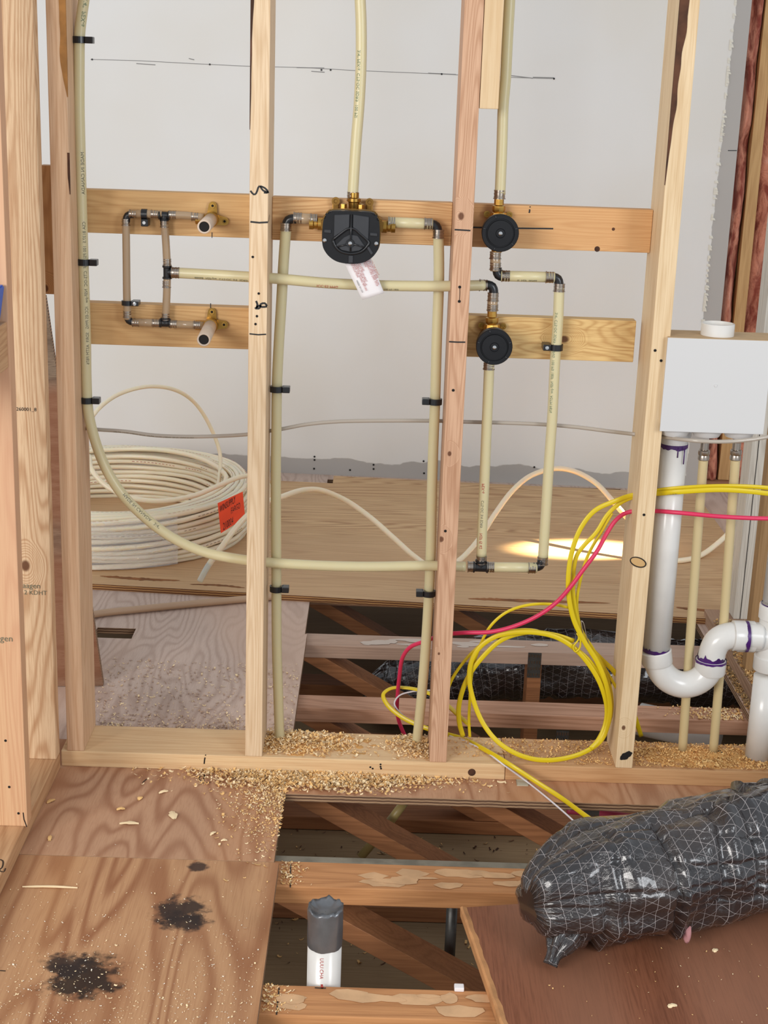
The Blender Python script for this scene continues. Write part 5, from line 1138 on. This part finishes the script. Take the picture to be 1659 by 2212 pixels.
a9 = shavings('sawdust_drift', 'sawdust piled on the side plate and ledge behind the trap', 'sawdust', 3800, lambda r: ((r.uniform(1.657, 1.787), r.uniform(.16, .98), .039+r.random()*.004) if r.random() < .75 else (r.uniform(1.600, 1.652), r.uniform(.405, .48), -.0175+r.random()*.006) if False else (r.uniform(1.634, 1.654), r.uniform(.16, .9), .001)), 9, [plain('grey_shaving', '#b39368', .85, var=.35), M['shaving']], .004, .014)
mound(1.657, .16, 1.788, .98, .0385, .006, 9, a9, 1.72, .5, .06, .4)
a10 = shavings('wood_shavings', 'few shavings on the brown plywood sheet', 'shavings', 110, lambda r: (r.uniform(.93, 1.5), r.uniform(-1.1, -.62), .002), 10, MS, .002, .005)
a11 = shavings('wood_shavings', 'shavings caught on the truss tops at the left edge of the front hole', 'shavings', 260, lambda r: (.508+abs(r.gauss(0, .022)), (r.uniform(-.452, -.362) if r.random() < .5 else r.uniform(-.868, -.786)), -.0178), 11, MS, .003, .009)
a12 = shavings('wood_shavings', 'shavings on the truss top left of the stack pipe', 'shavings', 500, lambda r: (min(1.62, r.gauss(1.56, .05)), r.uniform(.408, .482), -.0178), 12, MS, .003, .011)
a13 = shavings('debris', 'dark debris scattered on the lining at the bottom of the front hole', 'debris', 500, uni(.45, -.2, 1.3, .55, -.359), 13, [M['bark'], M['shaving']], .004, .016)
# larger countable chips
def chip(px_, L, w, a, lab, seed, mat='shaving2', z=.001):
    rr = random.Random(seed); bm = bmesh.new(); T = []; B = []; n = 9
    for i in range(n):
        f = i/(n-1); hw = w*.5*(math.sin(math.pi*min(max(f, .04), .96))**.5)*(.7+.5*rr.random()); zz = .0012+.0022*math.sin(math.pi*f)
        T.append((bm.verts.new((L*(f-.5), hw, zz)), bm.verts.new((L*(f-.5), 0, zz+.0010)), bm.verts.new((L*(f-.5), -hw*.9, zz)))); B.append((bm.verts.new((L*(f-.5), hw, zz-.0012)), bm.verts.new((L*(f-.5), 0, zz-.0011)), bm.verts.new((L*(f-.5), -hw*.9, zz-.0012))))
    for i in range(n-1):
        for j in (0, 1): bm.faces.new((T[i][j], T[i][j+1], T[i+1][j+1], T[i+1][j])); bm.faces.new((B[i][j], B[i+1][j], B[i+1][j+1], B[i][j+1]))
        bm.faces.new((T[i][0], T[i+1][0], B[i+1][0], B[i][0])); bm.faces.new((T[i][2], B[i][2], B[i+1][2], T[i+1][2]))
    me = bm2me(bm); me.transform(Matrix.Translation(Vector(px_)+Vector((0, 0, z-.0005))) @ Matrix.Rotation(a, 4, 'Z'))
    tag(link('wood_chip', me, M[mat]), lab, 'wood chip', 'wood chips on the near floor')
chip((0.0734,-0.5182,0), .105, .0075, .02, 'longest pale splinter lying on the near floor at left', 1)
chip((0.1815,-0.2578,0), .040, .012, .06, 'long flat chip lying left of the bright upright chip', 2)
chip((0.2673,-0.2159,0), .034, .020, 1.9, 'brightest broad chip in the middle of the near floor', 3)
chip((0.2319,-0.1126,0), .022, .012, .6, 'curled chip just below the centre line mark', 4)
chip((0.1868,-0.1458,0), .016, .010, 1.2, 'small round chip left below the centre line mark', 5, 'shaving')
chip((0.1536,-0.1965,0), .018, .012, .3, 'small chip above the long flat chip', 6, 'shaving')
chip((-0.0002,-0.171,0), .022, .012, .9, 'forked chip near the left wall plate, upper one', 7, 'shaving')
chip((0.0324,-0.3299,0), .022, .009, 1.7, 'forked chip near the left wall plate, lower one', 8, 'shaving')
chip((0.3596,-0.2899,0), .018, .008, 1., 'narrow chip near the right edge of the near floor', 9)
chip((0.3854,-0.3173,0), .013, .008, .2, 'tiny chip nearest the corner of the front hole', 10)
chip((1.3184,-0.6662,0), .014, .010, .8, 'chip on the brown sheet right below the duct', 11)
chip((1.2073,-0.8404,0), .018, .012, .4, 'pale chip near the bottom edge on the brown sheet', 12)
# pale scrap of card at the foot of the plate
sc = (1.0229,-0.0143,0)
board('card_scrap', (sc[0]-.013, -.028, .0004), (sc[0]+.013, -.0008, .0016), plain('grey_card', '#b9b29c', .7), 'small pale card scrap at the foot of the bottom plate', 'scrap')
board('label_scrap', (((0.8451,-0.7689,-0.018))[0]-.008, -.790, -.0178), (((0.8451,-0.7689,-0.018))[0]+.009, -.775, -.010), M['paper'], 'tiny white label scrap on the edge of the lowest truss', 'scrap')
